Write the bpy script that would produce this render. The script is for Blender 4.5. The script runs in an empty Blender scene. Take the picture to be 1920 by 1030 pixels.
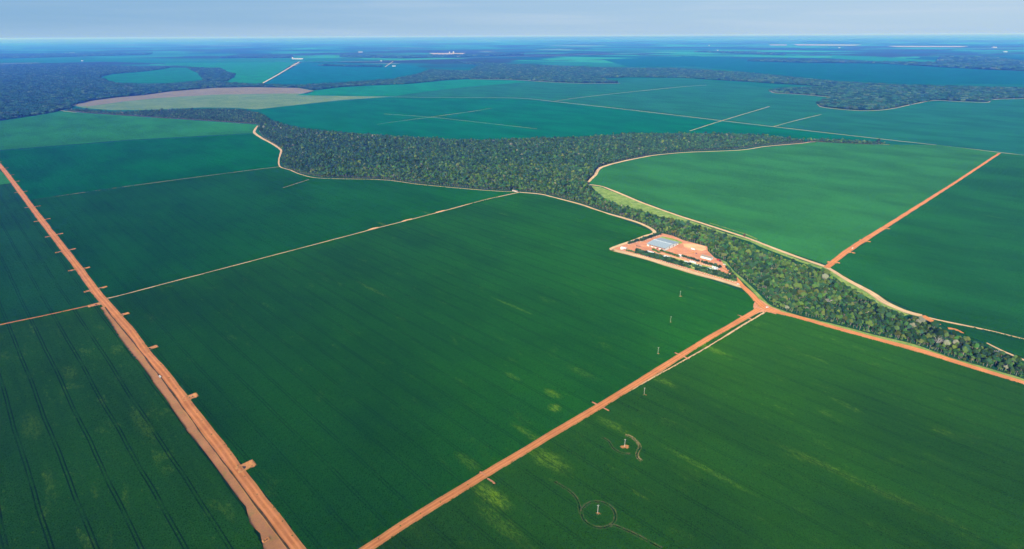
import bpy, bmesh, math, random
import numpy as np
from mathutils import Vector, Matrix
from math import radians as R, sin, cos, pi
random.seed(7); rng = np.random.default_rng(7)
SC = bpy.context.scene; COL = SC.collection

# ------------------------------------------------------------------ camera
F = 1080.0; CAMH = 400.0; PITCH = math.atan((515 - 67.3) / F); ROLL = R(0.28)
fw = Vector((0, cos(PITCH), -sin(PITCH))); upL = Vector((0, sin(PITCH), cos(PITCH))); rtL = Vector((1, 0, 0))
rt = cos(ROLL) * rtL - sin(ROLL) * upL; up = sin(ROLL) * rtL + cos(ROLL) * upL
cd = bpy.data.cameras.new('camera'); cam = bpy.data.objects.new('camera', cd); COL.objects.link(cam)
cd.sensor_width = 36; cd.lens = 36 * F / 1920; cd.clip_start = 1; cd.clip_end = 150000
M_ = Matrix.Identity(4)
for i in range(3):
    M_[i][0] = rt[i]; M_[i][1] = up[i]; M_[i][2] = -fw[i]
M_[2][3] = CAMH
cam.matrix_world = M_
SC.camera = cam

def g(x, y, z=0.0):
    """ground point (height z) that the photograph shows at pixel x, y"""
    d = rt * (x - 960) + up * (515 - y) + fw * F
    t = (CAMH - z) / -d.z
    return (d.x * t, d.y * t)
def proj(x, y, z=0.0):
    v = Vector((x, y, z - CAMH)); w = v.dot(fw)
    return (960 + F * v.dot(rt) / w, 515 - F * v.dot(up) / w, w)

# ------------------------------------------------------------------ light
SUN_EL = 25.0; SUN_AZ = 204.5           # azimuth the light comes from, clockwise from +Y
w = bpy.data.worlds.new('World'); SC.world = w; w.use_nodes = True
nt = w.node_tree; N = nt.nodes; L = nt.links
bg = N['Background']; bg.inputs['Strength'].default_value = 0.05
sky = N.new('ShaderNodeTexSky'); sky.sky_type = 'NISHITA'; sky.sun_disc = False
sky.sun_elevation = R(SUN_EL); sky.sun_rotation = R(SUN_AZ); sky.altitude = 400
sky.air_density = 1.0; sky.dust_density = 0.0; sky.ozone_density = 2.0
# a thin veil of high cloud over the whole sky, thicker streaks towards the right
tc = N.new('ShaderNodeTexCoord')
def streaks(scale, rot, lo, hi, amt, loc=0.0, detail=7):
    mp = N.new('ShaderNodeMapping'); mp.inputs['Scale'].default_value = scale; mp.inputs['Rotation'].default_value = (0, R(rot), 0); mp.inputs['Location'].default_value = (loc, loc, 0)
    nz = N.new('ShaderNodeTexNoise'); nz.inputs['Scale'].default_value = 1.0; nz.inputs['Detail'].default_value = detail; nz.inputs['Roughness'].default_value = 0.55; nz.inputs['Distortion'].default_value = 0.3
    mr = N.new('ShaderNodeMapRange'); mr.interpolation_type = 'SMOOTHSTEP'
    for i, q in enumerate((lo, hi, 0.0, amt)): mr.inputs[i + 1].default_value = q
    L.new(tc.outputs['Generated'], mp.inputs['Vector']); L.new(mp.outputs[0], nz.inputs['Vector']); L.new(nz.outputs['Fac'], mr.inputs[0]); return mr.outputs[0]
def smix(fac, a, b):
    x = N.new('ShaderNodeMix'); x.data_type = 'RGBA'
    if isinstance(fac, float): x.inputs[0].default_value = fac
    else: L.new(fac, x.inputs[0])
    for i, q in ((6, a), (7, b)):
        if isinstance(q, tuple): x.inputs[i].default_value = (*q, 1)
        else: L.new(q, x.inputs[i])
    return x.outputs[2]
sxyz = N.new('ShaderNodeSeparateXYZ'); L.new(tc.outputs['Generated'], sxyz.inputs[0])
lr = N.new('ShaderNodeMapRange'); L.new(sxyz.outputs['X'], lr.inputs[0]); lr.inputs[1].default_value = -0.6; lr.inputs[2].default_value = 0.6
veil = smix(lr.outputs[0], (2.7, 5.3, 8.5), (5.0, 7.2, 9.6))
c_ = smix(0.92, sky.outputs[0], veil)
st = streaks((3.0, 3.0, 60), 1.5, 0.40, 0.75, 0.60)
mm = N.new('ShaderNodeMath'); mm.operation = 'MULTIPLY'; L.new(st, mm.inputs[0])
ad = N.new('ShaderNodeMath'); ad.operation = 'MULTIPLY_ADD'; L.new(lr.outputs[0], ad.inputs[0]); ad.inputs[1].default_value = 0.8; ad.inputs[2].default_value = 0.2; L.new(ad.outputs[0], mm.inputs[1])
c_ = smix(mm.outputs[0], c_, (6.6, 8.1, 9.8))
st2 = streaks((2.0, 2.0, 55), 0.6, 0.48, 0.80, 0.18, 3.7)
gl = N.new('ShaderNodeMapRange'); gl.interpolation_type = 'SMOOTHSTEP'; L.new(sxyz.outputs['Z'], gl.inputs[0])
for i, q in enumerate((0.022, 0.0, 0.0, 0.45)): gl.inputs[i + 1].default_value = q
c_ = smix(gl.outputs[0], c_, (5.0, 7.1, 9.4))
c_ = smix(st2, c_, (3.7, 5.9, 8.7))
dn = N.new('ShaderNodeMapRange'); dn.interpolation_type = 'SMOOTHSTEP'; L.new(sxyz.outputs['Z'], dn.inputs[0])
for i, q in enumerate((0.001, -0.004, 0.0, 0.9)): dn.inputs[i + 1].default_value = q
c_ = smix(dn.outputs[0], c_, (0.0, 0.0, 0.0))
L.new(c_, bg.inputs['Color'])
sd = bpy.data.lights.new('sun', 'SUN'); sd.energy = 4.0; sd.angle = R(0.5); sd.color = (1.0, 0.95, 0.86)
so = bpy.data.objects.new('sun', sd); COL.objects.link(so)
sdir = Vector((sin(R(SUN_AZ)) * cos(R(SUN_EL)), cos(R(SUN_AZ)) * cos(R(SUN_EL)), sin(R(SUN_EL))))
so.rotation_euler = sdir.to_track_quat('Z', 'Y').to_euler(); so.location = (0, 0, 900)
vs = SC.view_settings; vs.view_transform = 'Standard'; vs.look = 'None'; vs.gamma = 1; vs.exposure = 0.75
SC.cycles.volume_bounces = 0; SC.cycles.max_bounces = 5; SC.cycles.diffuse_bounces = 2

# ------------------------------------------------------------------ helpers
def tag(o, label=None, cat=None, group=None, kind=None):
    if label: o['label'] = label
    if cat: o['category'] = cat
    if group: o['group'] = group
    if kind: o['kind'] = kind
    return o
def empty(name, loc, rz=0.0):
    o = bpy.data.objects.new(name, None); COL.objects.link(o); o.location = loc; o.rotation_euler = (0, 0, rz); return o
def mesh_obj(name, vs_, fs, mat, parent=None, smooth=False, link=True):
    me = bpy.data.meshes.new(name); me.from_pydata(vs_, [], fs)
    for m in (mat if isinstance(mat, list) else [mat]): me.materials.append(m)
    if smooth: me.polygons.foreach_set('use_smooth', [True] * len(me.polygons))
    o = bpy.data.objects.new(name, me)
    if link: COL.objects.link(o)
    if parent: o.parent = parent
    return o
class MB:
    def __init__(s): s.v = []; s.f = []
    def poly(s, pts):
        b = len(s.v); s.v += [tuple(p) for p in pts]; s.f.append(list(range(b, b + len(pts))))
    def box(s, x0, y0, z0, x1, y1, z1, bev=0.0):
        b = len(s.v)
        s.v += [(x0, y0, z0), (x1, y0, z0), (x1, y1, z0), (x0, y1, z0), (x0, y0, z1), (x1, y0, z1), (x1, y1, z1), (x0, y1, z1)]
        for q in [(0, 3, 2, 1), (4, 5, 6, 7), (0, 1, 5, 4), (1, 2, 6, 5), (2, 3, 7, 6), (3, 0, 4, 7)]: s.f.append([b + i for i in q])
        return s
    def prism(s, prof, a0, a1, axis='y'):
        """extrude a profile of (h, z) pairs along an axis"""
        b = len(s.v); n = len(prof)
        for a in (a0, a1):
            for h, z in prof: s.v.append((h, a, z) if axis == 'y' else (a, h, z))
        s.f.append([b + i for i in range(n)]); s.f.append([b + n + i for i in reversed(range(n))])
        for i in range(n):
            j = (i + 1) % n; s.f.append([b + i, b + n + i, b + n + j, b + j])
        return s
    def tube(s, pts, rad, n=8, cap=True):
        rings = []
        for i, p in enumerate(pts):
            p = Vector(p); a = Vector(pts[max(i - 1, 0)]); c = Vector(pts[min(i + 1, len(pts) - 1)])
            d = (c - a).normalized(); t = d.cross(Vector((0.13, 1, 0.07))).normalized(); u = d.cross(t)
            b = len(s.v); rings.append(b); r = rad[i] if isinstance(rad, (list, tuple)) else rad
            for k in range(n):
                q = p + t * (r * cos(2 * pi * k / n)) + u * (r * sin(2 * pi * k / n)); s.v.append(tuple(q))
        for a, b in zip(rings, rings[1:]):
            for k in range(n): s.f.append([a + k, a + (k + 1) % n, b + (k + 1) % n, b + k])
        if cap:
            s.f.append([rings[0] + k for k in reversed(range(n))]); s.f.append([rings[-1] + k for k in range(n)])
        return s
    def build(s, name, mat, parent=None, smooth=False):
        o = mesh_obj(name, s.v, s.f, mat, parent, smooth)
        bm = bmesh.new(); bm.from_mesh(o.data); bmesh.ops.recalc_face_normals(bm, faces=bm.faces); bm.to_mesh(o.data); bm.free()
        return o
def copy_tree(o, parent=None):
    c = o.copy(); COL.objects.link(c); c.parent = parent
    for ch in KIDS.get(o.name, []): copy_tree(ch, c)
    return c
KIDS = {}
def reg(o, *ch): KIDS.setdefault(o.name, []).extend(ch); return o

# ------------------------------------------------------------------ materials
def newmat(name):
    m = bpy.data.materials.new(name); m.use_nodes = True; n = m.node_tree.nodes; n.clear()
    out = n.new('ShaderNodeOutputMaterial'); return m, n, m.node_tree.links, out
def nodeval(n, t, **kw):
    x = n.new(t)
    for k, v in kw.items():
        if k.startswith('i_'): x.inputs[int(k[2:]) if k[2:].isdigit() else k[2:].replace('_', ' ')].default_value = v
        else: setattr(x, k, v)
    return x
def mathn(n, l, op, a, b=None, clamp=False):
    x = n.new('ShaderNodeMath'); x.operation = op; x.use_clamp = clamp
    for i, q in enumerate((a, b)):
        if q is None: continue
        if isinstance(q, (int, float)): x.inputs[i].default_value = q
        else: l.new(q, x.inputs[i])
    return x.outputs[0]
def mixc(n, l, fac, a, b, mode='MIX'):
    x = n.new('ShaderNodeMix'); x.data_type = 'RGBA'; x.blend_type = mode
    if isinstance(fac, (int, float)): x.inputs[0].default_value = fac
    else: l.new(fac, x.inputs[0])
    for i, q in ((6, a), (7, b)):
        if isinstance(q, (tuple, list)): x.inputs[i].default_value = (*q[:3], 1)
        else: l.new(q, x.inputs[i])
    return x.outputs[2]
def ramp(n, l, v, a, b, lo=0.0, hi=1.0):
    x = n.new('ShaderNodeMapRange'); x.interpolation_type = 'SMOOTHSTEP'; l.new(v, x.inputs[0])
    for i, q in enumerate((a, b, lo, hi)): x.inputs[i + 1].default_value = q
    return x.outputs[0]
def wpos(n, l, rot=0.0, scale=(1, 1, 1)):
    ge = n.new('ShaderNodeNewGeometry')
    mp = n.new('ShaderNodeMapping'); mp.vector_type = 'TEXTURE'
    mp.inputs['Rotation'].default_value = (0, 0, rot); mp.inputs['Scale'].default_value = scale
    l.new(ge.outputs['Position'], mp.inputs['Vector']); return mp.outputs[0]
def noise(n, l, vec, scale=1.0, detail=3.0, rough=0.5, dist=0.0):
    x = n.new('ShaderNodeTexNoise'); x.inputs['Scale'].default_value = scale; x.inputs['Detail'].default_value = detail
    x.inputs['Roughness'].default_value = rough; x.inputs['Distortion'].default_value = dist
    l.new(vec, x.inputs['Vector']); return x.outputs['Fac']
def diffuse(n, l, out, col, rough=1.0, bump=None):
    d = n.new('ShaderNodeBsdfDiffuse'); d.inputs['Roughness'].default_value = rough
    if isinstance(col, (tuple, list)): d.inputs['Color'].default_value = (*col[:3], 1)
    else: l.new(col, d.inputs['Color'])
    if bump: l.new(bump, d.inputs['Normal'])
    l.new(d.outputs[0], out.inputs['Surface'])

ROW = R(90 - 135.4)                       # crop rows run along this heading
E1 = Vector((cos(ROW), sin(ROW), 0)); E2 = Vector((-sin(ROW), cos(ROW), 0))

def crop_mat(name, rgb, yellow=0.3, tram=0.6, streak=1.0, patches=(), rowrot=ROW, period=27.0):
    m, n, l, out = newmat(name)
    P = wpos(n, l, rowrot)
    big = noise(n, l, wpos(n, l, rowrot, (260, 120, 100)), 1, 4, 0.55)
    st = noise(n, l, wpos(n, l, rowrot, (75, 7, 50)), 1, 4, 0.6)
    fine = noise(n, l, P, 0.45, 2, 0.7)
    dark = tuple(c * 0.80 for c in rgb); lite = tuple(c * 1.22 for c in rgb)
    c = mixc(n, l, ramp(n, l, big, 0.3, 0.7), dark, lite)
    c = mixc(n, l, ramp(n, l, st, 0.35, 0.7, 0, 0.35 * streak), c, tuple(q * k for q, k in zip(rgb, (1.5, 1.25, 0.9))))
    yc = (0.17, 0.31, 0.008)
    ym = mathn(n, l, 'MULTIPLY', ramp(n, l, noise(n, l, wpos(n, l, rowrot, (55, 22, 50)), 1, 5, 0.6, 0.4), 0.57, 0.80), yellow)
    ym = mathn(n, l, 'MULTIPLY', ym, ramp(n, l, noise(n, l, wpos(n, l, rowrot, (9, 3, 9)), 1, 3, 0.6), 0.3, 0.6, 0.3, 1))
    if patches:
        nzz = noise(n, l, wpos(n, l, rowrot, (14, 6, 9)), 1, 5, 0.7, 0.5)
        for (px, py, ra, rb, k) in patches:
            gx, gy = g(px, py)
            d = Vector((gx, gy, 0)); a = d.dot(E1); b = d.dot(E2)
            sub = n.new('ShaderNodeVectorMath'); sub.operation = 'SUBTRACT'; l.new(P, sub.inputs[0]); sub.inputs[1].default_value = (a, b, 0)
            mul = n.new('ShaderNodeVectorMath'); mul.operation = 'MULTIPLY'; l.new(sub.outputs[0], mul.inputs[0]); mul.inputs[1].default_value = (1 / ra, 1 / rb, 0)
            ln = n.new('ShaderNodeVectorMath'); ln.operation = 'LENGTH'; l.new(mul.outputs[0], ln.inputs[0])
            dd = mathn(n, l, 'ADD', ln.outputs['Value'], mathn(n, l, 'MULTIPLY', nzz, -1.1))
            ym = mathn(n, l, 'ADD', ym, ramp(n, l, dd, 0.55, -0.25, 0, k), clamp=True)
    flk = ramp(n, l, noise(n, l, wpos(n, l, rowrot, (11, 5, 8)), 1, 5, 0.72, 0.5), 0.56, 0.72, 0, yellow * 0.55)
    flk = mathn(n, l, 'MULTIPLY', flk, ramp(n, l, noise(n, l, wpos(n, l, rowrot, (130, 60, 80)), 1, 3), 0.42, 0.6, 0.15, 1.0))
    ym = mathn(n, l, 'ADD', ym, flk, clamp=True)
    brk2 = noise(n, l, wpos(n, l, rowrot, (6.5, 2.2, 5)), 1, 5, 0.75, 0.6)
    ym = mathn(n, l, 'MULTIPLY', ym, ramp(n, l, brk2, 0.40, 0.62, 0.05, 1.25))
    c = mixc(n, l, ym, c, yc)
    if tram:
        sx = n.new('ShaderNodeSeparateXYZ'); l.new(P, sx.inputs[0])
        wob = mathn(n, l, 'MULTIPLY', noise(n, l, wpos(n, l, rowrot, (160, 400, 100)), 1, 2), 5.0)
        y = mathn(n, l, 'ADD', sx.outputs['Y'], wob)
        fr = mathn(n, l, 'MULTIPLY', mathn(n, l, 'FRACT', mathn(n, l, 'DIVIDE', y, period)), period)
        tt = None
        for c0 in (4.0, 6.9):
            q = ramp(n, l, mathn(n, l, 'ABSOLUTE', mathn(n, l, 'SUBTRACT', fr, c0)), 0.85, 0.4)
            tt = q if tt is None else mathn(n, l, 'MAXIMUM', tt, q)
        brk = ramp(n, l, noise(n, l, wpos(n, l, rowrot, (45, 30, 20)), 1, 3, 0.6), 0.32, 0.55, 0.25, 1.0)
        tt = mathn(n, l, 'MULTIPLY', mathn(n, l, 'MULTIPLY', tt, brk), tram)
        c = mixc(n, l, tt, c, tuple(q * 0.35 for q in rgb))
    c = mixc(n, l, ramp(n, l, fine, 0.2, 0.8, 0.0, 0.5), c, mixc(n, l, 1.0, c, (0.62, 0.66, 0.7), 'MULTIPLY'))
    bp = n.new('ShaderNodeBump'); bp.inputs['Distance'].default_value = 0.5; bp.inputs['Strength'].default_value = 0.35
    l.new(noise(n, l, P, 0.9, 2, 0.6), bp.inputs['Height'])
    diffuse(n, l, out, c, 1.0, bp.outputs[0]); return m

def earth_mat(name, rgb, rgb2, sc=12.0, edge=None, tracks=False, green=0.0):
    m, n, l, out = newmat(name)
    P = wpos(n, l)
    c = mixc(n, l, ramp(n, l, noise(n, l, P, 1 / sc, 5, 0.65), 0.3, 0.7), rgb, rgb2)
    c = mixc(n, l, ramp(n, l, noise(n, l, P, 0.6, 3, 0.7), 0.35, 0.75, 0, 0.35), c, tuple(q * 0.6 for q in rgb))
    if tracks:
        uv = n.new('ShaderNodeUVMap'); sx = n.new('ShaderNodeSeparateXYZ'); l.new(uv.outputs[0], sx.inputs[0])
        u = sx.outputs['X']
        for c0 in (0.30, 0.68):
            q = ramp(n, l, mathn(n, l, 'ABSOLUTE', mathn(n, l, 'SUBTRACT', u, c0)), 0.13, 0.03, 0, 0.65)
            c = mixc(n, l, q, c, tuple(min(q2 * 1.3, 0.9) for q2 in rgb2))
        e = ramp(n, l, mathn(n, l, 'ADD', mathn(n, l, 'ABSOLUTE', mathn(n, l, 'SUBTRACT', u, 0.5)), mathn(n, l, 'MULTIPLY', noise(n, l, P, 0.15, 3), 0.16)), 0.44, 0.58, 0, 0.55)
        c = mixc(n, l, e, c, edge or (0.30, 0.22, 0.08))
    c = mixc(n, l, ramp(n, l, noise(n, l, wpos(n, l, 0.3, (38, 38, 38)), 1, 4, 0.6), 0.35, 0.7, 0, 0.38), c, tuple(q * 0.68 for q in rgb))
    if green:
        q = ramp(n, l, noise(n, l, P, 1 / 9.0, 5, 0.7), 0.5, 0.66, 0, green)
        c = mixc(n, l, q, c, (0.10, 0.14, 0.03))
    bp = n.new('ShaderNodeBump'); bp.inputs['Distance'].default_value = 0.3; bp.inputs['Strength'].default_value = 0.4
    l.new(noise(n, l, P, 0.7, 3, 0.6), bp.inputs['Height'])
    diffuse(n, l, out, c, 0.8, bp.outputs[0]); return m

def grass_mat(name, a, b, sc=14.0):
    m, n, l, out = newmat(name); P = wpos(n, l)
    c = mixc(n, l, ramp(n, l, noise(n, l, P, 1 / sc, 5, 0.65), 0.35, 0.65), a, b)
    c = mixc(n, l, ramp(n, l, noise(n, l, P, 0.5, 3, 0.7), 0.35, 0.7, 0, 0.5), c, tuple(q * 0.55 for q in a))
    diffuse(n, l, out, c, 1.0); return m

def paint(name, rgb, rough=0.6, metal=0.0, dirt=0.25, corr=None):
    m, n, l, out = newmat(name)
    p = n.new('ShaderNodeBsdfPrincipled'); p.inputs['Roughness'].default_value = rough; p.inputs['Metallic'].default_value = metal
    P = wpos(n, l)
    c = mixc(n, l, ramp(n, l, noise(n, l, P, 0.35, 5, 0.7), 0.35, 0.75, 0, dirt), rgb, (0.25, 0.16, 0.10))
    if corr:
        tc = n.new('ShaderNodeTexCoord'); wv = n.new('ShaderNodeTexWave'); wv.bands_direction = corr; wv.inputs['Scale'].default_value = 0.9
        l.new(tc.outputs['Object'], wv.inputs['Vector']); bp = n.new('ShaderNodeBump'); bp.inputs['Distance'].default_value = 0.08
        l.new(wv.outputs['Fac'], bp.inputs['Height']); l.new(bp.outputs[0], p.inputs['Normal'])
        c = mixc(n, l, ramp(n, l, noise(n, l, wpos(n, l, ROW, (2.2, 14, 5)), 1, 2), 0.4, 0.6, 0, 0.15), c, tuple(q * 0.75 for q in rgb))
    l.new(c, p.inputs['Base Color']); l.new(p.outputs[0], out.inputs['Surface']); return m

def foliage_mat(name, rgb, sc=0.45):
    """leaf colour, varied a little tree by tree"""
    m, n, l, out = newmat(name)
    oi = n.new('ShaderNodeObjectInfo'); tc = n.new('ShaderNodeTexCoord')
    hs = n.new('ShaderNodeHueSaturation'); hs.inputs['Color'].default_value = (*rgb, 1)
    l.new(ramp(n, l, oi.outputs['Random'], 0, 1, 0.475, 0.525), hs.inputs['Hue'])
    r2 = mathn(n, l, 'FRACT', mathn(n, l, 'MULTIPLY', oi.outputs['Random'], 37.7))
    l.new(ramp(n, l, r2, 0, 1, 0.62, 1.5), hs.inputs['Value'])
    nf = noise(n, l, tc.outputs['Object'], sc, 3, 0.7)
    c = mixc(n, l, ramp(n, l, nf, 0.3, 0.7, 0.0, 0.6), hs.outputs[0], mixc(n, l, 1.0, hs.outputs[0], (1.7, 1.5, 1.1), 'MULTIPLY'))
    d = n.new('ShaderNodeBsdfDiffuse'); d.inputs['Roughness'].default_value = 0.8; l.new(c, d.inputs['Color'])
    t = n.new('ShaderNodeBsdfTranslucent'); l.new(c, t.inputs['Color'])
    ms = n.new('ShaderNodeMixShader'); ms.inputs[0].default_value = 0.22; l.new(d.outputs[0], ms.inputs[1]); l.new(t.outputs[0], ms.inputs[2])
    l.new(ms.outputs[0], out.inputs['Surface']); return m

MAT = {}
def M(k): return MAT[k]
MAT['laterite'] = earth_mat('laterite road', (0.37, 0.128, 0.042), (0.47, 0.18, 0.068), 14, tracks=True)
MAT['track'] = earth_mat('sandy track', (0.38, 0.24, 0.13), (0.50, 0.34, 0.20), 20, tracks=True, edge=(0.22, 0.22, 0.08))
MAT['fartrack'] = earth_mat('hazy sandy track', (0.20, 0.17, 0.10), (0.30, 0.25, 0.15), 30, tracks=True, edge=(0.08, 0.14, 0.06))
MAT['faint'] = earth_mat('grassy track', (0.16, 0.16, 0.07), (0.30, 0.24, 0.12), 20, tracks=True, edge=(0.05, 0.11, 0.04))
MAT['verge'] = earth_mat('brown verge', (0.31, 0.14, 0.06), (0.42, 0.18, 0.085), 18, green=0.35)
MAT['yard'] = earth_mat('red yard', (0.42, 0.165, 0.085), (0.53, 0.25, 0.14), 16)
MAT['yard_light'] = earth_mat('orange yard', (0.55, 0.30, 0.15), (0.62, 0.38, 0.20), 12)
MAT['soil'] = earth_mat('dug soil', (0.44, 0.185, 0.065), (0.56, 0.26, 0.10), 5)
MAT['mud'] = paint('dark mud', (0.05, 0.025, 0.018), 0.25, 0, 0.1)
MAT['weeds'] = grass_mat('ditch weeds', (0.05, 0.04, 0.015), (0.10, 0.05, 0.025))
MAT['grass'] = grass_mat('rough grass', (0.10, 0.17, 0.03), (0.20, 0.26, 0.07), 18)
MAT['lawn'] = grass_mat('lawn', (0.13, 0.20, 0.04), (0.26, 0.30, 0.08), 10)
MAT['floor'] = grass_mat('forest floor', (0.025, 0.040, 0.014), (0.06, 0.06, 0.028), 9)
MAT['farfloor'] = grass_mat('far forest floor', (0.012, 0.030, 0.014), (0.022, 0.042, 0.02), 90)
MAT['white'] = paint('white wall', (0.80, 0.79, 0.75), 0.7, 0, 0.12)
MAT['whiteroof'] = paint('white roof', (0.78, 0.78, 0.76), 0.5, 0, 0.15, 'X')
MAT['greyroof'] = paint('zinc roof', (0.40, 0.45, 0.47), 0.5, 0.0, 0.10, 'X')
MAT['brownroof'] = paint('weathered roof', (0.34, 0.27, 0.20), 0.7, 0, 0.3, 'X')
MAT['tile'] = paint('tile roof', (0.48, 0.26, 0.18), 0.8, 0, 0.2)
MAT['dark'] = paint('dark opening', (0.012, 0.012, 0.014), 0.8, 0, 0.0)
MAT['glass'] = paint('dark glass', (0.03, 0.04, 0.05), 0.1, 0, 0.0)
MAT['concrete'] = paint('pale concrete', (0.62, 0.60, 0.55), 0.8, 0, 0.1)
MAT['bark'] = paint('grey bark', (0.24, 0.21, 0.16), 0.9, 0, 0.2)
MAT['palebark'] = paint('pale bark', (0.34, 0.31, 0.27), 0.9, 0, 0.1)
MAT['darkbark'] = paint('brown bark', (0.13, 0.10, 0.07), 0.9, 0, 0.2)
MAT['lime'] = paint('limewash', (0.80, 0.76, 0.62), 0.9, 0, 0.1)
MAT['red'] = paint('red paint', (0.42, 0.02, 0.02), 0.4, 0, 0.1)
MAT['carwhite'] = paint('white car paint', (0.80, 0.80, 0.80), 0.25, 0, 0.05)
MAT['rubber'] = paint('rubber', (0.03, 0.03, 0.03), 0.8, 0, 0.2)
MAT['steel'] = paint('dull steel', (0.10, 0.09, 0.08), 0.5, 0.5, 0.2)
MAT['blue'] = paint('blue door', (0.20, 0.30, 0.42), 0.6, 0, 0.1)

# ------------------------------------------------------------------ ground: one sheet to the horizon
def ground_mat():
    m, n, l, out = newmat('far farmland')
    vo = n.new('ShaderNodeTexVoronoi'); vo.distance = 'CHEBYCHEV'; vo.inputs['Scale'].default_value = 1.0; vo.inputs['Randomness'].default_value = 0.8
    l.new(wpos(n, l, ROW + 0.12, (2600, 1500, 1000)), vo.inputs['Vector'])
    sx = n.new('ShaderNodeSeparateColor'); l.new(vo.outputs['Color'], sx.inputs[0])
    c = mixc(n, l, ramp(n, l, sx.outputs[0], 0.2, 0.8), (0.002, 0.050, 0.05), (0.016, 0.16, 0.08))
    c = mixc(n, l, ramp(n, l, sx.outputs[1], 0.94, 0.96, 0, 0.5), c, (0.16, 0.17, 0.12))
    f1 = noise(n, l, wpos(n, l, 0.2, (5200, 2300, 1000)), 1, 6, 0.62, 0.6)
    fm = ramp(n, l, f1, 0.50, 0.53)
    f2 = noise(n, l, wpos(n, l, -0.1, (1500, 700, 1000)), 1, 5, 0.6, 0.8)
    fm = mathn(n, l, 'MAXIMUM', fm, ramp(n, l, f2, 0.61, 0.63))
    f3 = noise(n, l, wpos(n, l, 0.4, (700, 420, 1000)), 1, 4, 0.6, 0.8)
    fm = mathn(n, l, 'MAXIMUM', fm, ramp(n, l, f3, 0.66, 0.68))
    tex = noise(n, l, wpos(n, l, 0, (60, 60, 60)), 1, 3, 0.7)
    fc = mixc(n, l, ramp(n, l, tex, 0.3, 0.7), (0.006, 0.020, 0.014), (0.020, 0.040, 0.024))
    c = mixc(n, l, fm, c, fc)
    # close by, everything not covered by a traced field is ordinary crop
    ge = n.new('ShaderNodeNewGeometry'); ln = n.new('ShaderNodeVectorMath'); ln.operation = 'LENGTH'; l.new(ge.outputs['Position'], ln.inputs[0])
    near = ramp(n, l, ln.outputs['Value'], 7000, 9500, 1, 0); nr2 = ramp(n, l, ln.outputs['Value'], 1800, 3200, 1, 0)
    nc = mixc(n, l, ramp(n, l, noise(n, l, wpos(n, l, ROW, (500, 160, 100)), 1, 4), 0.3, 0.7), (0.003, 0.060, 0.040), (0.006, 0.085, 0.045))
    nc = mixc(n, l, nr2, nc, (0.008, 0.045, 0.012))
    c = mixc(n, l, near, c, nc)
    diffuse(n, l, out, c, 1.0); return m
GR = 70000.0
vsx = [(0, 0, 0)]; fsx = []
rings = [800, 2000, 4500, 9000, 18000, 28000, 45000, GR]; NS = 128
for r in rings:
    for k in range(NS): vsx.append((r * cos(2 * pi * k / NS), r * sin(2 * pi * k / NS), 0))
for k in range(NS): fsx.append((0, 1 + k, 1 + (k + 1) % NS))
for i in range(len(rings) - 1):
    a = 1 + i * NS; b = a + NS
    for k in range(NS): fsx.append((a + k, b + k, b + (k + 1) % NS, a + (k + 1) % NS))
tag(mesh_obj('ground', vsx, fsx, ground_mat()), 'flat green farmland reaching the blue horizon', 'ground', kind='structure')

# ------------------------------------------------------------------ flat sheets and ribbons
MX0, MY0, MC = -2600.0, 0.0, 1.0
MASK = np.zeros((5200, 6600), np.uint8)          # ground that carries no crop (tracks, yards, pits), 1 m cells
def mark_disc(x, y, r):
    i0 = int((y - r - MY0) / MC); i1 = int((y + r - MY0) / MC) + 1; j0 = int((x - r - MX0) / MC); j1 = int((x + r - MX0) / MC) + 1
    if i0 < 0 or j0 < 0 or i1 >= MASK.shape[0] or j1 >= MASK.shape[1]: return
    yy, xx = np.ogrid[i0:i1 + 1, j0:j1 + 1]
    MASK[i0:i1 + 1, j0:j1 + 1] |= (((xx + .5) * MC + MX0 - x) ** 2 + ((yy + .5) * MC + MY0 - y) ** 2 <= r * r).astype(np.uint8)
def mark_line(C, W):
    for i, p in enumerate(C):
        w_ = W[i] if isinstance(W, list) else W
        q = C[min(i + 1, len(C) - 1)]; d = (q - p).length; k = max(1, int(d / 1.2))
        for j in range(k): mark_disc(p.x + (q.x - p.x) * j / k, p.y + (q.y - p.y) * j / k, w_ / 2 + .6)
def mark_poly(P):
    a = np.array(P); x0, y0 = a.min(0); x1, y1 = a.max(0)
    if x0 < MX0 or y0 < MY0 or x1 > MX0 + MC * MASK.shape[1] or y1 > MY0 + MC * MASK.shape[0]: return
    X, Y = np.meshgrid(np.arange(x0, x1 + MC, MC), np.arange(y0, y1 + MC, MC)); Q = np.stack([X.ravel(), Y.ravel()], 1); Q = Q[inside(Q, P)]
    MASK[((Q[:, 1] - MY0) / MC).astype(int), ((Q[:, 0] - MX0) / MC).astype(int)] = 1
def inside(P, poly):
    x, y = P[:, 0], P[:, 1]; r = np.zeros(len(P), bool); n = len(poly)
    for i in range(n):
        x0, y0 = poly[i]; x1, y1 = poly[i - 1]
        c = ((y0 > y) != (y1 > y)); xi = (x1 - x0) * (y - y0) / ((y1 - y0) or 1e-9) + x0; r ^= c & (x < xi)
    return r
from mathutils.geometry import tessellate_polygon
def sheet(name, px, z, mat, label=None, cat='field', pts=None, kind='structure'):
    P = pts or [g(*p) for p in px]
    if name not in ('crop_field', 'forest_floor'): mark_poly(P)
    V = [Vector((x, y, 0)) for x, y in P]; tris = tessellate_polygon([V])
    n = len(V); vv = [(v.x, v.y, z) for v in V] + [(v.x, v.y, 0.0) for v in V]
    ff = []
    for t in tris:
        a, b, c = (V[i] for i in t)
        ff.append(tuple(t) if (b - a).cross(c - a).z > 0 else tuple(reversed(t)))
    for i in range(n):
        j = (i + 1) % n; ff.append((i, j, n + j, n + i))
    o = mesh_obj(name, vv, ff, mat); return tag(o, label, cat if label else None, kind=kind)
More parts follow.
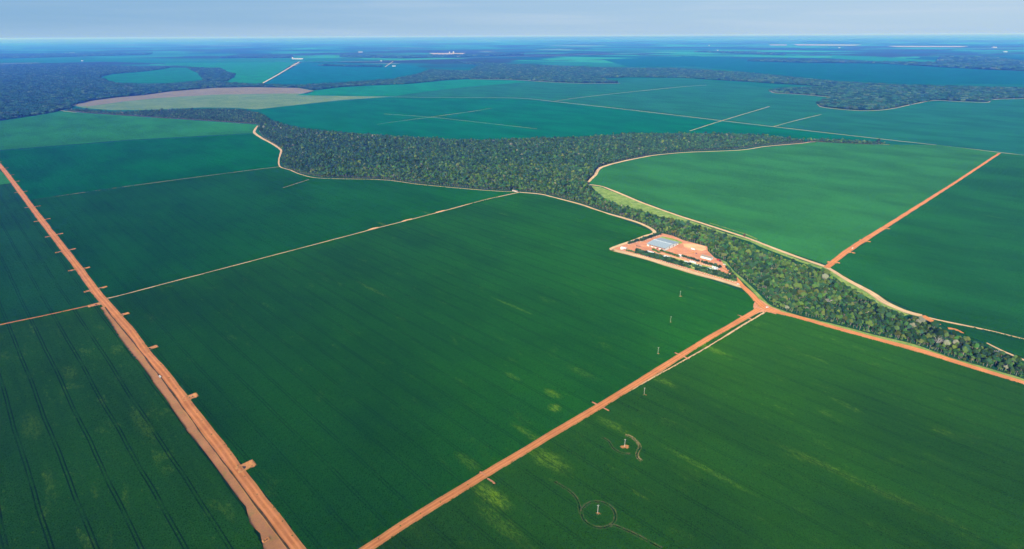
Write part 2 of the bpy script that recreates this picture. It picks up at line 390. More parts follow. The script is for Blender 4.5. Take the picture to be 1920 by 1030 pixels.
def smooth_line(P, step=9.0):
    P = [Vector((p[0], p[1])) for p in P]; out = []
    for i in range(len(P) - 1):
        p0 = P[max(i - 1, 0)]; p1 = P[i]; p2 = P[i + 1]; p3 = P[min(i + 2, len(P) - 1)]
        if i == 0: p0 = 2 * p1 - p2
        if i + 2 >= len(P): p3 = 2 * p2 - p1
        n = max(2, int((p2 - p1).length / step)); n = min(n, 220)
        for k in range(n):
            t = k / n
            out.append(0.5 * ((2 * p1) + (p2 - p0) * t + (2 * p0 - 5 * p1 + 4 * p2 - p3) * t * t + (3 * p1 - p0 - 3 * p2 + p3) * t ** 3))
    out.append(P[-1]); return out
def ribbon(name, px, width, z, mat, label=None, cat='road', jit=0.10, step=9.0, pts=None, off=0.0, kind='structure'):
    C = smooth_line(pts or [g(*p) for p in px], step); n = len(C); vv = []; uvs = []; d = 0
    ws = width if isinstance(width, (list, tuple)) else None
    ja = np.convolve(rng.normal(0, 1, n + 6), np.ones(4) / 2, 'same')[:n]; jb = np.convolve(rng.normal(0, 1, n + 6), np.ones(4) / 2, 'same')[:n]
    for i, p in enumerate(C):
        t = (C[min(i + 1, n - 1)] - C[max(i - 1, 0)]).normalized(); q = Vector((-t.y, t.x))
        W = width if ws is None else float(np.interp(i / (n - 1), np.linspace(0, 1, len(ws)), ws))
        a = p + q * (off + W / 2 * (1 + jit * ja[i])); b = p + q * (off - W / 2 * (1 + jit * jb[i]))
        if i: d += (p - C[i - 1]).length
        vv += [(a.x, a.y, 0), (a.x, a.y, z), (b.x, b.y, z), (b.x, b.y, 0)]; uvs.append(d)
    ff = []; uv = []
    for i in range(n - 1):
        b = 4 * i
        for k, (u0, u1) in enumerate(((0, 0), (0, 1), (1, 1))):
            ff.append((b + k, b + 4 + k, b + 5 + k, b + 1 + k)); uv += [(u0, uvs[i]), (u0, uvs[i + 1]), (u1, uvs[i + 1]), (u1, uvs[i])]
    if max(p.y for p in C) < 4600: mark_line(C, [width if ws is None else float(np.interp(i / (n - 1), np.linspace(0, 1, len(ws)), ws)) for i in range(n)])
    o = mesh_obj(name, vv, ff, mat); ul = o.data.uv_layers.new(name='UVMap')
    ul.data.foreach_set('uv', [c for q in uv for c in q])
    return tag(o, label, cat if label else None, kind=kind)

Z1, Z2, Z3, Z4 = 0.30, 0.55, 0.80, 1.05
# traced outlines (ground points seen at these pixels of the photograph)
fields = [
 ('lower left', [(-260, 700), (0, 612), (183, 572), (196, 575), (230, 640), (270, 690), (351, 809), (449, 937), (500, 1040), (520, 1200), (-260, 1200)],
   crop_mat('yellowish soy', (0.022, 0.115, 0.002), 1.0, 0.85, 1.5, [(60, 800, 40, 12, .3), (130, 700, 30, 10, .3), (270, 800, 50, 8, .3)]),
   'dark green crop with yellowish flecks and double wheel lines, in the lower left corner'),
 ('left wedge', [(-260, 360), (-20, 352), (24, 344), (61, 391), (97, 438), (144, 499), (180, 548), (192, 568), (183, 570), (0, 611), (-260, 690)],
   crop_mat('dark soy', (0.015, 0.115, 0.020), 0.08, 0.6), 'dark green crop left of the long red road, above the narrow side track'),
 ('light wedge', [(-120, 285), (-8, 312), (24, 344), (-120, 362)],
   crop_mat('light soy', (0.05, 0.30, 0.06), 0.2, 0.2), 'small lighter green field at the left edge beside the red road'),
 ('middle left', [(0, 284), (240, 265), (475, 252), (510, 271), (527, 285), (524, 313), (320, 339), (50, 377), (25, 343), (-4, 308)],
   crop_mat('teal soy', (0.002, 0.138, 0.020), 0.05, 0.2), 'dark bluish green field between the left road and the woodland'),
 ('centre left', [(50, 377), (320, 340), (524, 314), (565, 327), (603, 334), (717, 337), (790, 346), (906, 357), (972, 361), (825, 398), (667, 439), (320, 530), (200, 560), (180, 548), (144, 499), (97, 438), (61, 391)],
   crop_mat('mid soy', (0.009, 0.108, 0.010), 0.12, 0.35, patches=[(718, 422, 34, 6, .5), (800, 400, 20, 6, .3)]), 'dark green field above the straight sandy track left of centre'),
 ('centre', [(199, 563), (320, 531), (667, 440), (825, 399), (974, 362), (1036, 371), (1130, 399), (1226, 437), (1142, 467), (1154, 475), (1256, 503), (1353, 533), (1411, 556), (1430, 577), (1270, 667), (1117, 761), (908, 893), (703, 1021), (600, 1095), (556, 1030), (500, 957), (449, 889), (366, 780), (310, 706), (269, 657), (244, 622)],
   crop_mat('central soy', (0.014, 0.103, 0.004), 0.32, 0.45, patches=[(1040, 767, 9, 9, 1.0), (1036, 740, 16, 8, .6), (960, 707, 16, 5, .5), (700, 545, 60, 5, .35), (960, 575, 55, 4, .4), (1090, 700, 30, 8, .2), (880, 870, 25, 8, .35), (990, 815, 30, 6, .5)]),
   'huge dark green crop field in the middle, bounded by both straight red roads'),
 ('lower right', [(703, 1024), (908, 897), (1128, 765), (1319, 644), (1434, 583), (1480, 594), (1632, 637), (1777, 678), (1920, 722), (2150, 800), (2150, 1250), (420, 1250)],
   crop_mat('lower soy', (0.021, 0.096, 0.002), 0.45, 0.45, patches=[(920, 932, 30, 12, .9), (1030, 865, 30, 14, .6), (940, 985, 40, 10, .35), (1240, 715, 25, 8, .5), (1330, 655, 40, 8, .5), (1150, 800, 25, 8, .45), (1200, 930, 12, 3, .5), (1320, 880, 60, 5, .35), (1600, 900, 90, 8, .25)]),
   'large green crop field in the lower right below the curving red road'),
 ('right of wood', [(1104, 345), (1118, 328), (1130, 315), (1202, 297), (1290, 287), (1386, 283), (1500, 271), (1530, 267), (1668, 272), (1760, 273), (1873, 287), (1700, 402), (1550, 497), (1450, 465), (1334, 423), (1246, 394), (1159, 361)],
   crop_mat('bright soy', (0.026, 0.145, 0.034), 0.22, 0.1, 0.9, patches=[(1360, 437, 30, 6, .5), (1180, 375, 40, 8, .3)]), 'brighter green field between the woodland tip and the right-hand red road'),
 ('far right', [(1877, 288), (1920, 292), (2080, 312), (2150, 330), (2150, 735), (1920, 640), (1728, 592), (1584, 523), (1554, 502), (1704, 403)],
   crop_mat('right soy', (0.013, 0.102, 0.018), 0.15, 0.15, 0.9), 'green field right of the straight red road, reaching the right edge'),
 ('right sliver', [(1735, 597), (1920, 642), (2150, 745), (2150, 790), (1920, 672), (1809, 630)],
   crop_mat('sliver soy', (0.012, 0.095, 0.015), 0.1, 0.1), 'narrow green strip between two tracks at the right edge'),
 ('top left', [(-60, 235), (0, 228), (60, 219), (112, 209), (160, 213), (300, 222), (400, 229), (483, 235), (475, 250), (240, 263), (0, 282), (-60, 286)],
   crop_mat('fresh soy', (0.030, 0.235, 0.055), 0.1, 0.0), 'lighter green field at the upper left below the far forest'),
 ('behind wood', [(488, 206), (560, 197), (733, 183), (873, 184), (960, 185), (1037, 192), (1160, 206), (1293, 222), (1450, 240), (1646, 262), (1560, 262), (1465, 258), (1200, 256), (960, 263), (850, 264), (640, 252), (505, 226)],
   crop_mat('teal far soy', (0.001, 0.075, 0.034), 0.05, 0.0), 'dark teal field just behind the central woodland'),
 ('beyond road', [(740, 182), (640, 176), (700, 164), (800, 155), (900, 150), (1000, 152), (1160, 158), (1160, 150), (1280, 145), (1440, 165), (1445, 172), (1560, 183), (1532, 198), (1640, 209), (1780, 190), (1920, 188), (2100, 190), (2100, 318), (1880, 288), (1646, 260), (1450, 238), (1280, 218), (1037, 190), (960, 183)],
   crop_mat('far soy', (0.008, 0.078, 0.044), 0.05, 0.0), 'wide far green fields beyond the long straight track'),
]
shadem = {}
def under(mt):  # darkened copy of the crop colour: shade beneath the tufts painted into the base sheet
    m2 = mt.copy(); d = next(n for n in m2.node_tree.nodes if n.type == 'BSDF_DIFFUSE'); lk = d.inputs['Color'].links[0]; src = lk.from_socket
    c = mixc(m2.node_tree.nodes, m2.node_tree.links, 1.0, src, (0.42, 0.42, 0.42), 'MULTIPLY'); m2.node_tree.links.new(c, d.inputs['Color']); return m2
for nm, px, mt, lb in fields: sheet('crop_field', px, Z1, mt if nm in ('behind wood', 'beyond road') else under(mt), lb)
def fieldmat(nm, rgb): return crop_mat(nm, rgb, 0.0, 0.0)
sheet('crop_field', [(135, 198), (170, 190), (213, 184), (270, 179), (320, 172), (400, 165.5), (470, 164), (560, 165.5), (590, 171), (555, 179), (640, 180.5), (733, 181.5), (640, 188), (480, 205.5), (440, 202.5), (380, 202), (283, 206), (213, 207), (160, 203)], 0.6,
      earth_mat('pale stubble', (0.075, 0.145, 0.065), (0.13, 0.19, 0.09), 160), 'pale yellow and brown harvested field between the forests at upper left')
sheet('bare_field', [(135, 198), (170, 190), (213, 184), (270, 179), (320, 172), (400, 165.5), (470, 164), (560, 165.5), (590, 171), (575, 176), (520, 176), (400, 178), (300, 184), (230, 191), (165, 200)], 1.0,
      earth_mat('brown fallow', (0.15, 0.13, 0.10), (0.19, 0.165, 0.125), 120), 'pinkish brown bare strip along the far forest edge')
far_fields = [
 ([(185, 143), (206, 139), (277, 133), (318, 127), (355, 127.5), (375, 140), (383, 150), (330, 155), (283, 156.5), (213, 154)], (0.004, 0.105, 0.050), 'bright far green field enclosed by the left-hand forest', 1.0),
 ([(430, 155), (425, 146), (440, 137), (415, 129), (340, 124), (300, 121), (320, 118), (555, 116), (492, 157)], (0.006, 0.125, 0.050), 'far green field left of the diagonal pale road', 1.0),
 ([(495, 158), (567, 117), (640, 118), (760, 121), (800, 128), (790, 138), (730, 149), (640, 155), (560, 160)], (0.001, 0.078, 0.085), 'dark teal far field right of the diagonal pale road', 1.0),
 ([(555, 179), (592, 170), (640, 164), (700, 161), (790, 156), (845, 151), (900, 150), (1000, 153), (880, 163), (800, 172), (738, 181)], (0.004, 0.112, 0.055), 'lighter far green field left of the middle distance wood', 1.0),
 ([(-100, 112), (0, 112), (200, 109), (640, 112), (640, 115.5), (300, 119), (200, 116), (0, 118), (-100, 118)], (0.004, 0.10, 0.06), 'thin light green strip of far fields at upper left', 2.5),
 ([(1560, 104), (1640, 106.5), (1755, 114), (1750, 117), (1640, 115), (1560, 110)], (0.006, 0.12, 0.06), 'pale green far field at the upper right', 2.5),
 ([(1130, 112), (1300, 105), (1500, 118), (1700, 120), (1850, 131), (2050, 139), (2050, 162), (1900, 158), (1700, 158), (1550, 150), (1440, 140), (1300, 125), (1180, 126)], (0.001, 0.062, 0.055), 'wide dark teal far field at the right', 1.0),
]
for i, (px, rgb, lb, z) in enumerate(far_fields): sheet('crop_field', px, z, fieldmat('far crop %d' % i, rgb), lb)
pale = earth_mat('pale far field', (0.28, 0.24, 0.19), (0.36, 0.30, 0.24), 300)
for px, lb in [([(805, 100), (873, 100), (865, 102.6), (815, 102.6)], 'pale strip beside the far white silos'),
               ([(1488, 83.6), (1615, 84.3), (1600, 85.6), (1495, 85.2)], 'pale pink far strip right of centre near the horizon'),
               ([(1442, 84), (1476, 84.3), (1474, 85.4), (1446, 85.2)], 'short pale far strip near the horizon'),
               ([(1663, 86.6), (1815, 87), (1800, 88.4), (1680, 88)], 'pale far strip at the right near the horizon'),
               ([(122, 99.5), (140, 99.3), (137, 100.9), (124, 100.9)], 'tiny pale far clearing at upper left')]:
    sheet('bare_field', px, 4.0, pale, lb)

# ------------------------------------------------------------------ roads and tracks
left_road = [(-60, 240), (0, 311), (25, 343), (61, 391), (97, 438), (144, 499), (180, 548), (201, 572), (244, 622), (269, 657), (310, 706), (366, 780), (449, 889), (500, 957), (556, 1030), (640, 1140)]
sheet('road_verge', [(187, 577), (196, 575), (250, 640), (300, 706), (351, 775), (430, 883), (500, 980), (550, 1045), (600, 1120), (540, 1120), (495, 1032), (488, 1000), (469, 984), (461, 950), (449, 937), (397, 865), (376, 838), (351, 809), (310, 747), (290, 722), (269, 690), (250, 668), (227, 639), (205, 603)], Z2, M('verge'),
      'rough brown earth verge along the left side of the near red road', 'verge')
ribbon('dirt_road', left_road, 12.5, Z4, M('laterite'), 'long straight red dirt road running down the left side', jit=0.05)
ribbon('ditch', [(197, 577), (238, 628), (262, 658), (300, 706), (356, 783), (438, 893), (489, 961), (543, 1034), (620, 1136)], 1.5, Z4 + .03, M('weeds'), 'thin weedy ditch between the left red road and its verge', 'ditch', 0.5)
bottom_road = [(640, 1062), (703, 1021), (794, 962), (908, 892), (1018, 826), (1127, 761), (1228, 699), (1319, 641), (1392, 599), (1424, 580)]
ribbon('dirt_road', bottom_road, 9.5, Z4, M('laterite'), 'straight red dirt road rising from bottom centre to the farm junction', jit=0.06)
ribbon('farm_track', [(1433, 587), (1400, 606), (1365, 628), (1319, 656), (1287, 674), (1228, 707), (1180, 735)], [3.2, 3.5, 3.0, 2.4, 2.0, 1.2], Z3, M('track'), 'thin pale track beside the lower straight road', 'track', 0.25)
cross = [(197, 561), (233, 553), (320, 530), (500, 483), (667, 439), (700, 430), (764, 414), (825, 398), (907, 376), (974, 361)]
ribbon('farm_track', cross, 3.4, Z3, M('track'), 'long straight sandy track crossing the fields from the left road to the wood', 'track', 0.18)
for (x, y, lb) in [(700, 429.5, 'sandy wide spot on the long track, nearest to the left road'), (764, 413.5, 'sandy wide spot in the middle of the long track'), (826, 397.5, 'sandy wide spot on the long track, nearest to the wood')]:
    gx, gy = g(x, y); d = Vector(g(x + 14, y - 3.6)) - Vector((gx, gy)); d.normalize(); q = Vector((-d.y, d.x))
    pts = []
    for k in range(14):
        a = 2 * pi * k / 14; pts.append(tuple(Vector((gx, gy)) + d * (17 * cos(a) * random.uniform(.7, 1.1)) + q * (4.8 * sin(a) * random.uniform(.8, 1.1))))
    sheet('bare_earth', None, Z4, M('yard_light'), lb, 'bare ground', pts=pts)
ribbon('farm_track', [(-120, 638), (0, 610), (90, 591), (185, 570)], 3.2, Z3, M('laterite'), 'narrow red side track leaving the left edge for the road', 'track', 0.2)
ribbon('farm_track', [(0, 351), (14, 349), (34, 346)], 2.6, Z3, M('laterite'), 'short red side track at the left edge', 'track', 0.2)
ribbon('farm_track', [(59, 376), (180, 358), (320, 339), (450, 322), (525, 313)], 3.0, Z2, M('faint'), 'faint grassy track between the dark left-hand fields', 'track', 0.35)
ribbon('farm_track', [(530, 353), (552, 346), (580, 337)], 5.0, Z2, earth_mat('brown strip', (0.26, 0.20, 0.13), (0.34, 0.26, 0.18), 12), 'short brown strip in the field below the wood', 'track', 0.2)
ribbon('forest_track', [(484, 236), (479, 242), (477, 249), (490, 259), (510, 270), (526, 281), (525, 292), (523, 300), (525, 313), (545, 320), (565, 328), (603, 335), (717, 338), (790, 347), (907, 357.5), (974, 361)],
       [9, 10, 13, 13, 11, 10, 8, 5.5, 5, 5, 5, 5, 5, 5, 5, 5], Z3, M('track'), 'sandy track curving round the near edge of the main woodland', 'track')
ribbon('forest_track', [(974, 361), (1013, 364.5), (1036, 370), (1086, 383), (1130, 398), (1188, 415), (1217, 427), (1227, 435), (1224, 439), (1207, 444), (1184, 453), (1160, 461.5), (1146, 467), (1150, 471)],
       [5, 5, 5, 5.5, 6, 6, 7, 9, 8, 7.5, 7.5, 7.5, 8, 8], Z3, M('track'), 'sandy track from the wood to the left corner of the farmyard', 'track')
ribbon('forest_track', [(112, 207), (123, 209), (160, 213), (200, 216), (300, 223), (400, 229), (483, 235)], 4, Z3, M('track'), 'pale track along the far forest tail at upper left', 'track', 0.3)
ribbon('dirt_road', [(1148, 469), (1198, 481.5), (1256, 498.5), (1300, 512), (1353, 527), (1392, 539)], [13, 13, 13, 12, 10, 9], Z3, M('track'), 'sandy road below the row of whitewashed trees', 'road')
ribbon('dirt_road', [(1357, 503), (1368, 511), (1380, 522), (1392, 537), (1407, 551), (1423, 569), (1436, 579), (1460, 587), (1488, 593.5), (1552, 612), (1632, 634), (1712, 655), (1777, 675), (1841, 695), (1920, 719), (2010, 748)],
       [6, 6, 8, 10, 11, 13, 12, 11, 11, 11, 12, 13, 12, 11, 10, 10], Z4 + 0.02, M('laterite'), 'curving red road from the farmyard along the near edge of the wooded strip', 'road', 0.06)
sheet('dirt_junction', [(1412, 572), (1420, 560), (1430, 566), (1444, 576), (1462, 583), (1470, 591), (1452, 590), (1436, 586), (1424, 586), (1408, 594), (1400, 592), (1413, 583)], Z4 - 0.1, M('yard'), 'red earth junction of three roads below the farm', 'junction')
ne = [(1099, 346), (1127, 350), (1159, 362), (1202, 380), (1246, 396), (1290, 411), (1334, 425), (1377, 439), (1407, 449), (1450, 466), (1490, 481), (1528, 494), (1552, 503), (1584, 523), (1632, 549), (1658, 567), (1696, 584), (1728, 593)]
ribbon('dirt_road', ne, [5, 7, 8, 8, 7, 6.5, 6.5, 7, 8, 7.5, 7.5, 8, 9, 8, 9, 12, 12, 10], Z3 + 0.02, M('track'), 'sandy road along the far side of the wooded strip', 'road')
ribbon('farm_track', [(1728, 593), (1760, 601), (1809, 611), (1860, 622), (1920, 637), (2010, 658)], 3.6, Z3, M('track'), 'narrow pale track leaving for the right edge', 'track')
ribbon('dirt_road', [(1728, 593), (1745, 602), (1762, 610)], [10, 8, 6], Z3 + 0.04, M('laterite'), 'red spur ending at the wood', 'road')
ribbon('dirt_road', [(1777, 616), (1792, 619), (1806, 626)], [4, 6, 3], Z3 + 0.04, M('laterite'), 'short red strip visible beside the wood', 'road')
ribbon('dirt_road', [(1850, 644), (1882, 660), (1920, 676), (2000, 712)], [2, 3, 3.5, 3.5], Z3 + 0.04, M('track'), 'red track just behind the wood at the right edge', 'road')
ribbon('forest_track', [(1099, 346), (1109, 336), (1117, 328), (1120, 321), (1129, 314), (1159, 305), (1202, 296), (1232, 291), (1290, 286), (1386, 282), (1436, 275), (1500, 269.5), (1530, 266.5), (1600, 270), (1668, 271.5)],
       [8, 10, 11, 9, 8, 6, 5, 5, 5, 5, 5, 5, 4, 4, 5], Z3, M('track'), 'pale track around the right-hand bay of the woodland', 'track')
ribbon('dirt_road', [(1549, 503), (1585, 474), (1618, 452), (1660, 426), (1720, 388), (1800, 337), (1874, 288)], [11, 10.5, 9, 8, 8, 8, 8], Z4, M('laterite'), 'straight red road rising to the upper right corner of the field', 'road', 0.08)
ribbon('farm_track', [(733, 182), (800, 183), (873, 183.5), (960, 184), (1000, 186.5), (1037, 190.5), (1160, 204), (1280, 218), (1450, 238), (1647, 260.5), (1760, 273), (1880, 287), (1990, 300)], [1.5, 2, 3, 4, 6, 6.5, 6.5, 6.5, 6.5, 6.5, 6.5, 6.5], Z3, M('fartrack'), 'long straight sandy track crossing the far fields behind the wood', 'track', 0.2)
ribbon('farm_track', [(1293, 246), (1353, 227), (1443, 200)], 6, Z3, M('fartrack'), 'pale track crossing the long far track at an angle', 'track', 0.25)
ribbon('farm_track', [(1450, 238), (1490, 227), (1540, 215)], 4.5, Z3, M('fartrack'), 'short pale track leaving the long far track', 'track', 0.25)
ribbon('farm_track', [(1040, 190), (1090, 183), (1180, 173), (1280, 163), (1325, 160)], [5, 5, 7, 6, 3], Z3, M('fartrack'), 'far pale track rising to the right from the long track', 'track', 0.3)
ribbon('farm_track', [(707, 233.5), (760, 226), (807, 220), (850, 214), (880, 210), (923, 203)], [2, 3, 5, 4, 4, 2], Z2, M('faint'), 'faint track line in the teal field behind the wood', 'track', 0.4)
ribbon('farm_track', [(720, 214), (807, 220), (900, 230), (1007, 242)], 2.6, Z2, M('faint'), 'second faint track line in the teal field behind the wood', 'track', 0.4)
ribbon('dirt_road', [(490, 158), (520, 141), (545, 126), (566, 113.5)], [16, 18, 20, 22], 1.6, earth_mat('pale road', (0.42, 0.32, 0.24), (0.50, 0.40, 0.30), 60), 'pale diagonal far road leading to the long white shed', 'road', 0.15)
ribbon('dirt_road', [(722, 126), (737, 115.5)], 18, 1.6, M('fartrack'), 'short pale far road left of the far silos', 'road', 0.2)
ribbon('dirt_road', [(300, 113.2), (640, 115.5), (740, 114), (860, 109.5), (1070, 103.5), (1270, 98)], 9, 3.0, M('fartrack'), 'thin pale far highway below the horizon', 'road', 0.4, 60)
ribbon('forest_track', [(1443, 171), (1455, 175), (1500, 177.5), (1562, 183)], 8, 1.5, M('fartrack'), 'pale edge track on the left side of the right-hand far wood', 'track', 0.2)
ribbon('forest_track', [(1533, 196), (1540, 201), (1570, 205), (1610, 208), (1645, 207.5), (1677, 203.5), (1716, 195), (1753, 189), (1800, 191), (1850, 192.5), (1862, 187), (1920, 185.5)], 8, 1.5, M('fartrack'), 'pale edge track round the near side of the right-hand far wood', 'track', 0.2)
ribbon('forest_track', [(880, 148.5), (960, 150), (1040, 155), (1100, 157), (1163, 156.5)], 8, 1.5, M('fartrack'), 'pale edge track below the middle distance wood', 'track', 0.3)
# farmyard ground
sheet('farmyard', [(1166, 458), (1184, 453), (1200, 449), (1222, 443), (1236, 437), (1250, 440), (1262, 443), (1281, 451), (1304, 457), (1326, 463), (1327, 471), (1333, 477), (1340, 484), (1350, 488), (1360, 498), (1368, 510), (1390, 533), (1380, 535), (1320, 519), (1256, 499), (1198, 483), (1160, 472), (1150, 467)], Z2, M('yard'), 'red earth farmyard around the grey warehouse', 'yard')
sheet('yard_terrace', [(1281, 458), (1300, 457.5), (1322, 463), (1324, 469), (1316, 471.5), (1296, 467), (1283, 464)], Z3, M('yard_light'), 'orange sandy terrace beside the farmyard wood edge', 'yard')
sheet('lawn', [(1237, 446), (1242, 444), (1262, 448.5), (1280, 455), (1276, 458), (1268, 456.5)], Z3, M('lawn'), 'strip of lawn behind the grey warehouse', 'lawn')
sheet('lawn', [(1205, 473), (1228, 475), (1262, 484), (1300, 494), (1335, 502), (1352, 511), (1380, 530), (1360, 524), (1300, 506), (1250, 491), (1210, 478)], Z3, M('lawn'), 'long grassy garden strip between the cottages', 'lawn')
ribbon('farm_track', [(1226, 472), (1250, 479), (1280, 487.5), (1310, 495), (1340, 503)], 3.5, Z4, M('yard_light'), 'tan lane along the cottages', 'track', 0.15)
sheet('lawn', [(1350, 487), (1362, 492), (1375, 508), (1398, 528), (1416, 545), (1440, 570), (1452, 577), (1440, 576), (1425, 562), (1400, 535), (1372, 510), (1358, 497)], Z2, M('grass'), 'green grass verge between farm road and wood', 'verge')
sheet('grass_wedge', [(1106, 349), (1125, 351), (1159, 364), (1202, 381), (1246, 397), (1290, 413), (1330, 427), (1330, 434), (1270, 416), (1220, 402), (1188, 395), (1144, 382), (1121, 362)], Z2, M('grass'), 'bright grass wedge between the wood and the sandy road', 'grass')
ribbon('grass_verge', [(1447, 577), (1488, 592), (1552, 608), (1632, 629), (1712, 649), (1777, 672), (1841, 690), (1920, 714), (2010, 744)], 9, Z2 + .05, M('grass'), 'grass verge between the curving red road and the trees', 'verge', 0.2)
ribbon('grass_verge', [(1290, 415), (1334, 430), (1377, 444), (1407, 453), (1450, 470), (1490, 486), (1528, 499), (1552, 508), (1584, 529), (1632, 556), (1658, 574), (1700, 592)], 9, Z2 + .05, M('grass'), 'thin grass verge on the far side of the wooded strip', 'verge', 0.3)
ribbon('grass_verge', [(1330, 419), (1370, 431), (1400, 441), (1420, 450)], 5, Z3 + .1, M('grass'), 'grass strip on the field side of the sandy road', 'verge', 0.4)

# ------------------------------------------------------------------ trees
def blob(mb, c, r, squash=0.8, jit=0.18, seed=0):
    bm = bmesh.new(); bmesh.ops.create_icosphere(bm, subdivisions=2 if r > 1.6 else 1, radius=1.0)
    rr = random.Random(seed); b = len(mb.v)
    for v in bm.verts:
        k = 1 + rr.uniform(-jit, jit); mb.v.append((c[0] + v.co.x * r * k, c[1] + v.co.y * r * k, c[2] + v.co.z * r * squash * k))
    bm.verts.index_update()
    for f in bm.faces: mb.f.append([b + v.index for v in f.verts])
    bm.free()
def tuft(mb, p, nrm, s, rr):
    t = nrm.cross(Vector((rr.uniform(-1, 1), rr.uniform(-1, 1), rr.uniform(-1, 1)))).normalized(); u = nrm.cross(t)
    tl = nrm * rr.uniform(-0.5, 0.5)
    a = p + t * s; b = p + u * s * rr.uniform(.6, 1); c = p - t * s + tl * s * .4; d = p - u * s * rr.uniform(.6, 1); m = p + nrm * s * rr.uniform(.1, .55)
    mb.poly([a, b, m]); mb.poly([b, c, m]); mb.poly([c, d, m]); mb.poly([d, a, m])
def crown_mb(Rr, h0, h1, seed, nl=7, nt=230, ts=0.62, flat=0.8):
    rr = random.Random(seed); mb = MB(); lobes = []
    cz = (h0 + h1) / 2; hz = (h1 - h0) / 2
    for i in range(nl):
        a = 2 * pi * i / nl + rr.uniform(-.4, .4); q = rr.uniform(0.25, 0.62) * Rr if i else 0
        lr = rr.uniform(0.36, 0.55) * Rr
        z = cz + rr.uniform(-.35, .45) * hz + (0.35 * hz if i == 0 else 0)
        lobes.append((Vector((q * cos(a), q * sin(a), z)), lr))
    for i, (c, lr) in enumerate(lobes): blob(mb, c, lr * 0.86, flat, 0.16, seed * 31 + i)
    for i in range(nt):
        c, lr = rr.choice(lobes)
        d = Vector((rr.gauss(0, 1), rr.gauss(0, 1), rr.gauss(0.35, 1))).normalized()
        p = c + Vector((d.x * lr, d.y * lr, d.z * lr * flat)) * rr.uniform(0.86, 1.16)
        tuft(mb, p, d, ts * rr.uniform(.6, 1.35), rr)
    return mb
def trunk_mb(h, r, seed, Rr=4.0, nb=4):
    rr = random.Random(seed); mb = MB()
    mb.tube([(0, 0, -.3), (rr.uniform(-.2, .2), rr.uniform(-.2, .2), h * .4), (rr.uniform(-.4, .4), rr.uniform(-.4, .4), h * .85)], [r * 1.25, r * .85, r * .45], 6)
    for k in range(nb):
        a = rr.uniform(0, 2 * pi); z0 = h * rr.uniform(.38, .6); q = Rr * rr.uniform(.35, .7)
        mb.tube([(0, 0, z0), (q * .5 * cos(a), q * .5 * sin(a), z0 + h * .16), (q * cos(a), q * sin(a), z0 + h * .28)], [r * .5, r * .36, r * .15], 5)
    return mb
def mkmesh(mb, name, mat, smooth=False):
    me = bpy.data.meshes.new(name); me.from_pydata(mb.v, [], mb.f); me.materials.append(mat)
    if smooth: me.polygons.foreach_set('use_smooth', [True] * len(me.polygons))
    return me
SHAPES = []   # (crown mesh, trunk mesh, joined mesh)
specs = [(4.6, 6.0, 13.5), (5.4, 6.5, 14.5), (3.6, 5.5, 13.0), (6.2, 7.5, 16.0), (4.0, 4.2, 11.0), (3.2, 6.5, 15.0)]
def joined(a, b, name, mats):
    me = bpy.data.meshes.new(name); o = len(a.v)
    me.from_pydata(a.v + b.v, [], a.f + [[i + o for i in f] for f in b.f])
    for m in mats: me.materials.append(m)
    me.polygons.foreach_set('material_index', [0] * len(a.f) + [1] * len(b.f)); return me
for i, (Rr, h0, h1) in enumerate(specs):
    cmb = crown_mb(Rr, h0, h1, 11 + i, 6 + i % 3, 240); tmb = trunk_mb(h1 * .8, 0.28, 5 + i, Rr)
    SHAPES.append((cmb, mkmesh(tmb, 'trunk', M('bark')), tmb))
TINT = [('dark green', (0.028, 0.074, 0.022)), ('mid green', (0.056, 0.125, 0.026)), ('yellowish green', (0.092, 0.155, 0.028)), ('olive green', (0.080, 0.120, 0.030)), ('bluish green', (0.034, 0.090, 0.040)), ('greyish', (0.17, 0.18, 0.13))]
TW = [0.31, 0.34, 0.06, 0.13, 0.15, 0.01]
kinds = bpy.data.collections.new('tree kinds'); KI = 0; CROWN = {}
for ti, (tn, tcx) in enumerate(TINT):
    fm_ = foliage_mat(tn + ' leaves', tcx)
    for si, s in enumerate(SHAPES):
        CROWN[ti, si] = mkmesh(s[0], 'crown', fm_)
        o = bpy.data.objects.new('kind_%03d' % KI, joined(s[0], s[2], 'tree_shape', [fm_, M('bark')])); kinds.objects.link(o); KI += 1
# far canopy clumps
farkinds = bpy.data.collections.new('canopy kinds'); FT = [(0.010, 0.050, 0.030), (0.016, 0.068, 0.038), (0.028, 0.082, 0.042), (0.048, 0.095, 0.050)]
fk = 0
for ti, tcx in enumerate(FT):
    fm_ = foliage_mat('canopy leaves %d' % ti, tcx, 0.12)
    for s in range(3):
        rr = random.Random(100 + s); mb = MB()
        for k in range(9):
            a = rr.uniform(0, 2 * pi); q = 14 * math.sqrt(rr.random()); c = (q * cos(a), q * sin(a), rr.uniform(6.5, 10)); r = rr.uniform(4.2, 6.8)
            blob(mb, c, r, 0.85, 0.2, k + s * 50)
            for j in range(16):
                d = Vector((rr.gauss(0, 1), rr.gauss(0, 1), rr.gauss(.5, 1))).normalized(); tuft(mb, Vector(c) + d * r * .95, d, 1.8, rr)
        o = bpy.data.objects.new('clump_%03d' % fk, mkmesh(mb, 'clump', fm_)); farkinds.objects.link(o); fk += 1

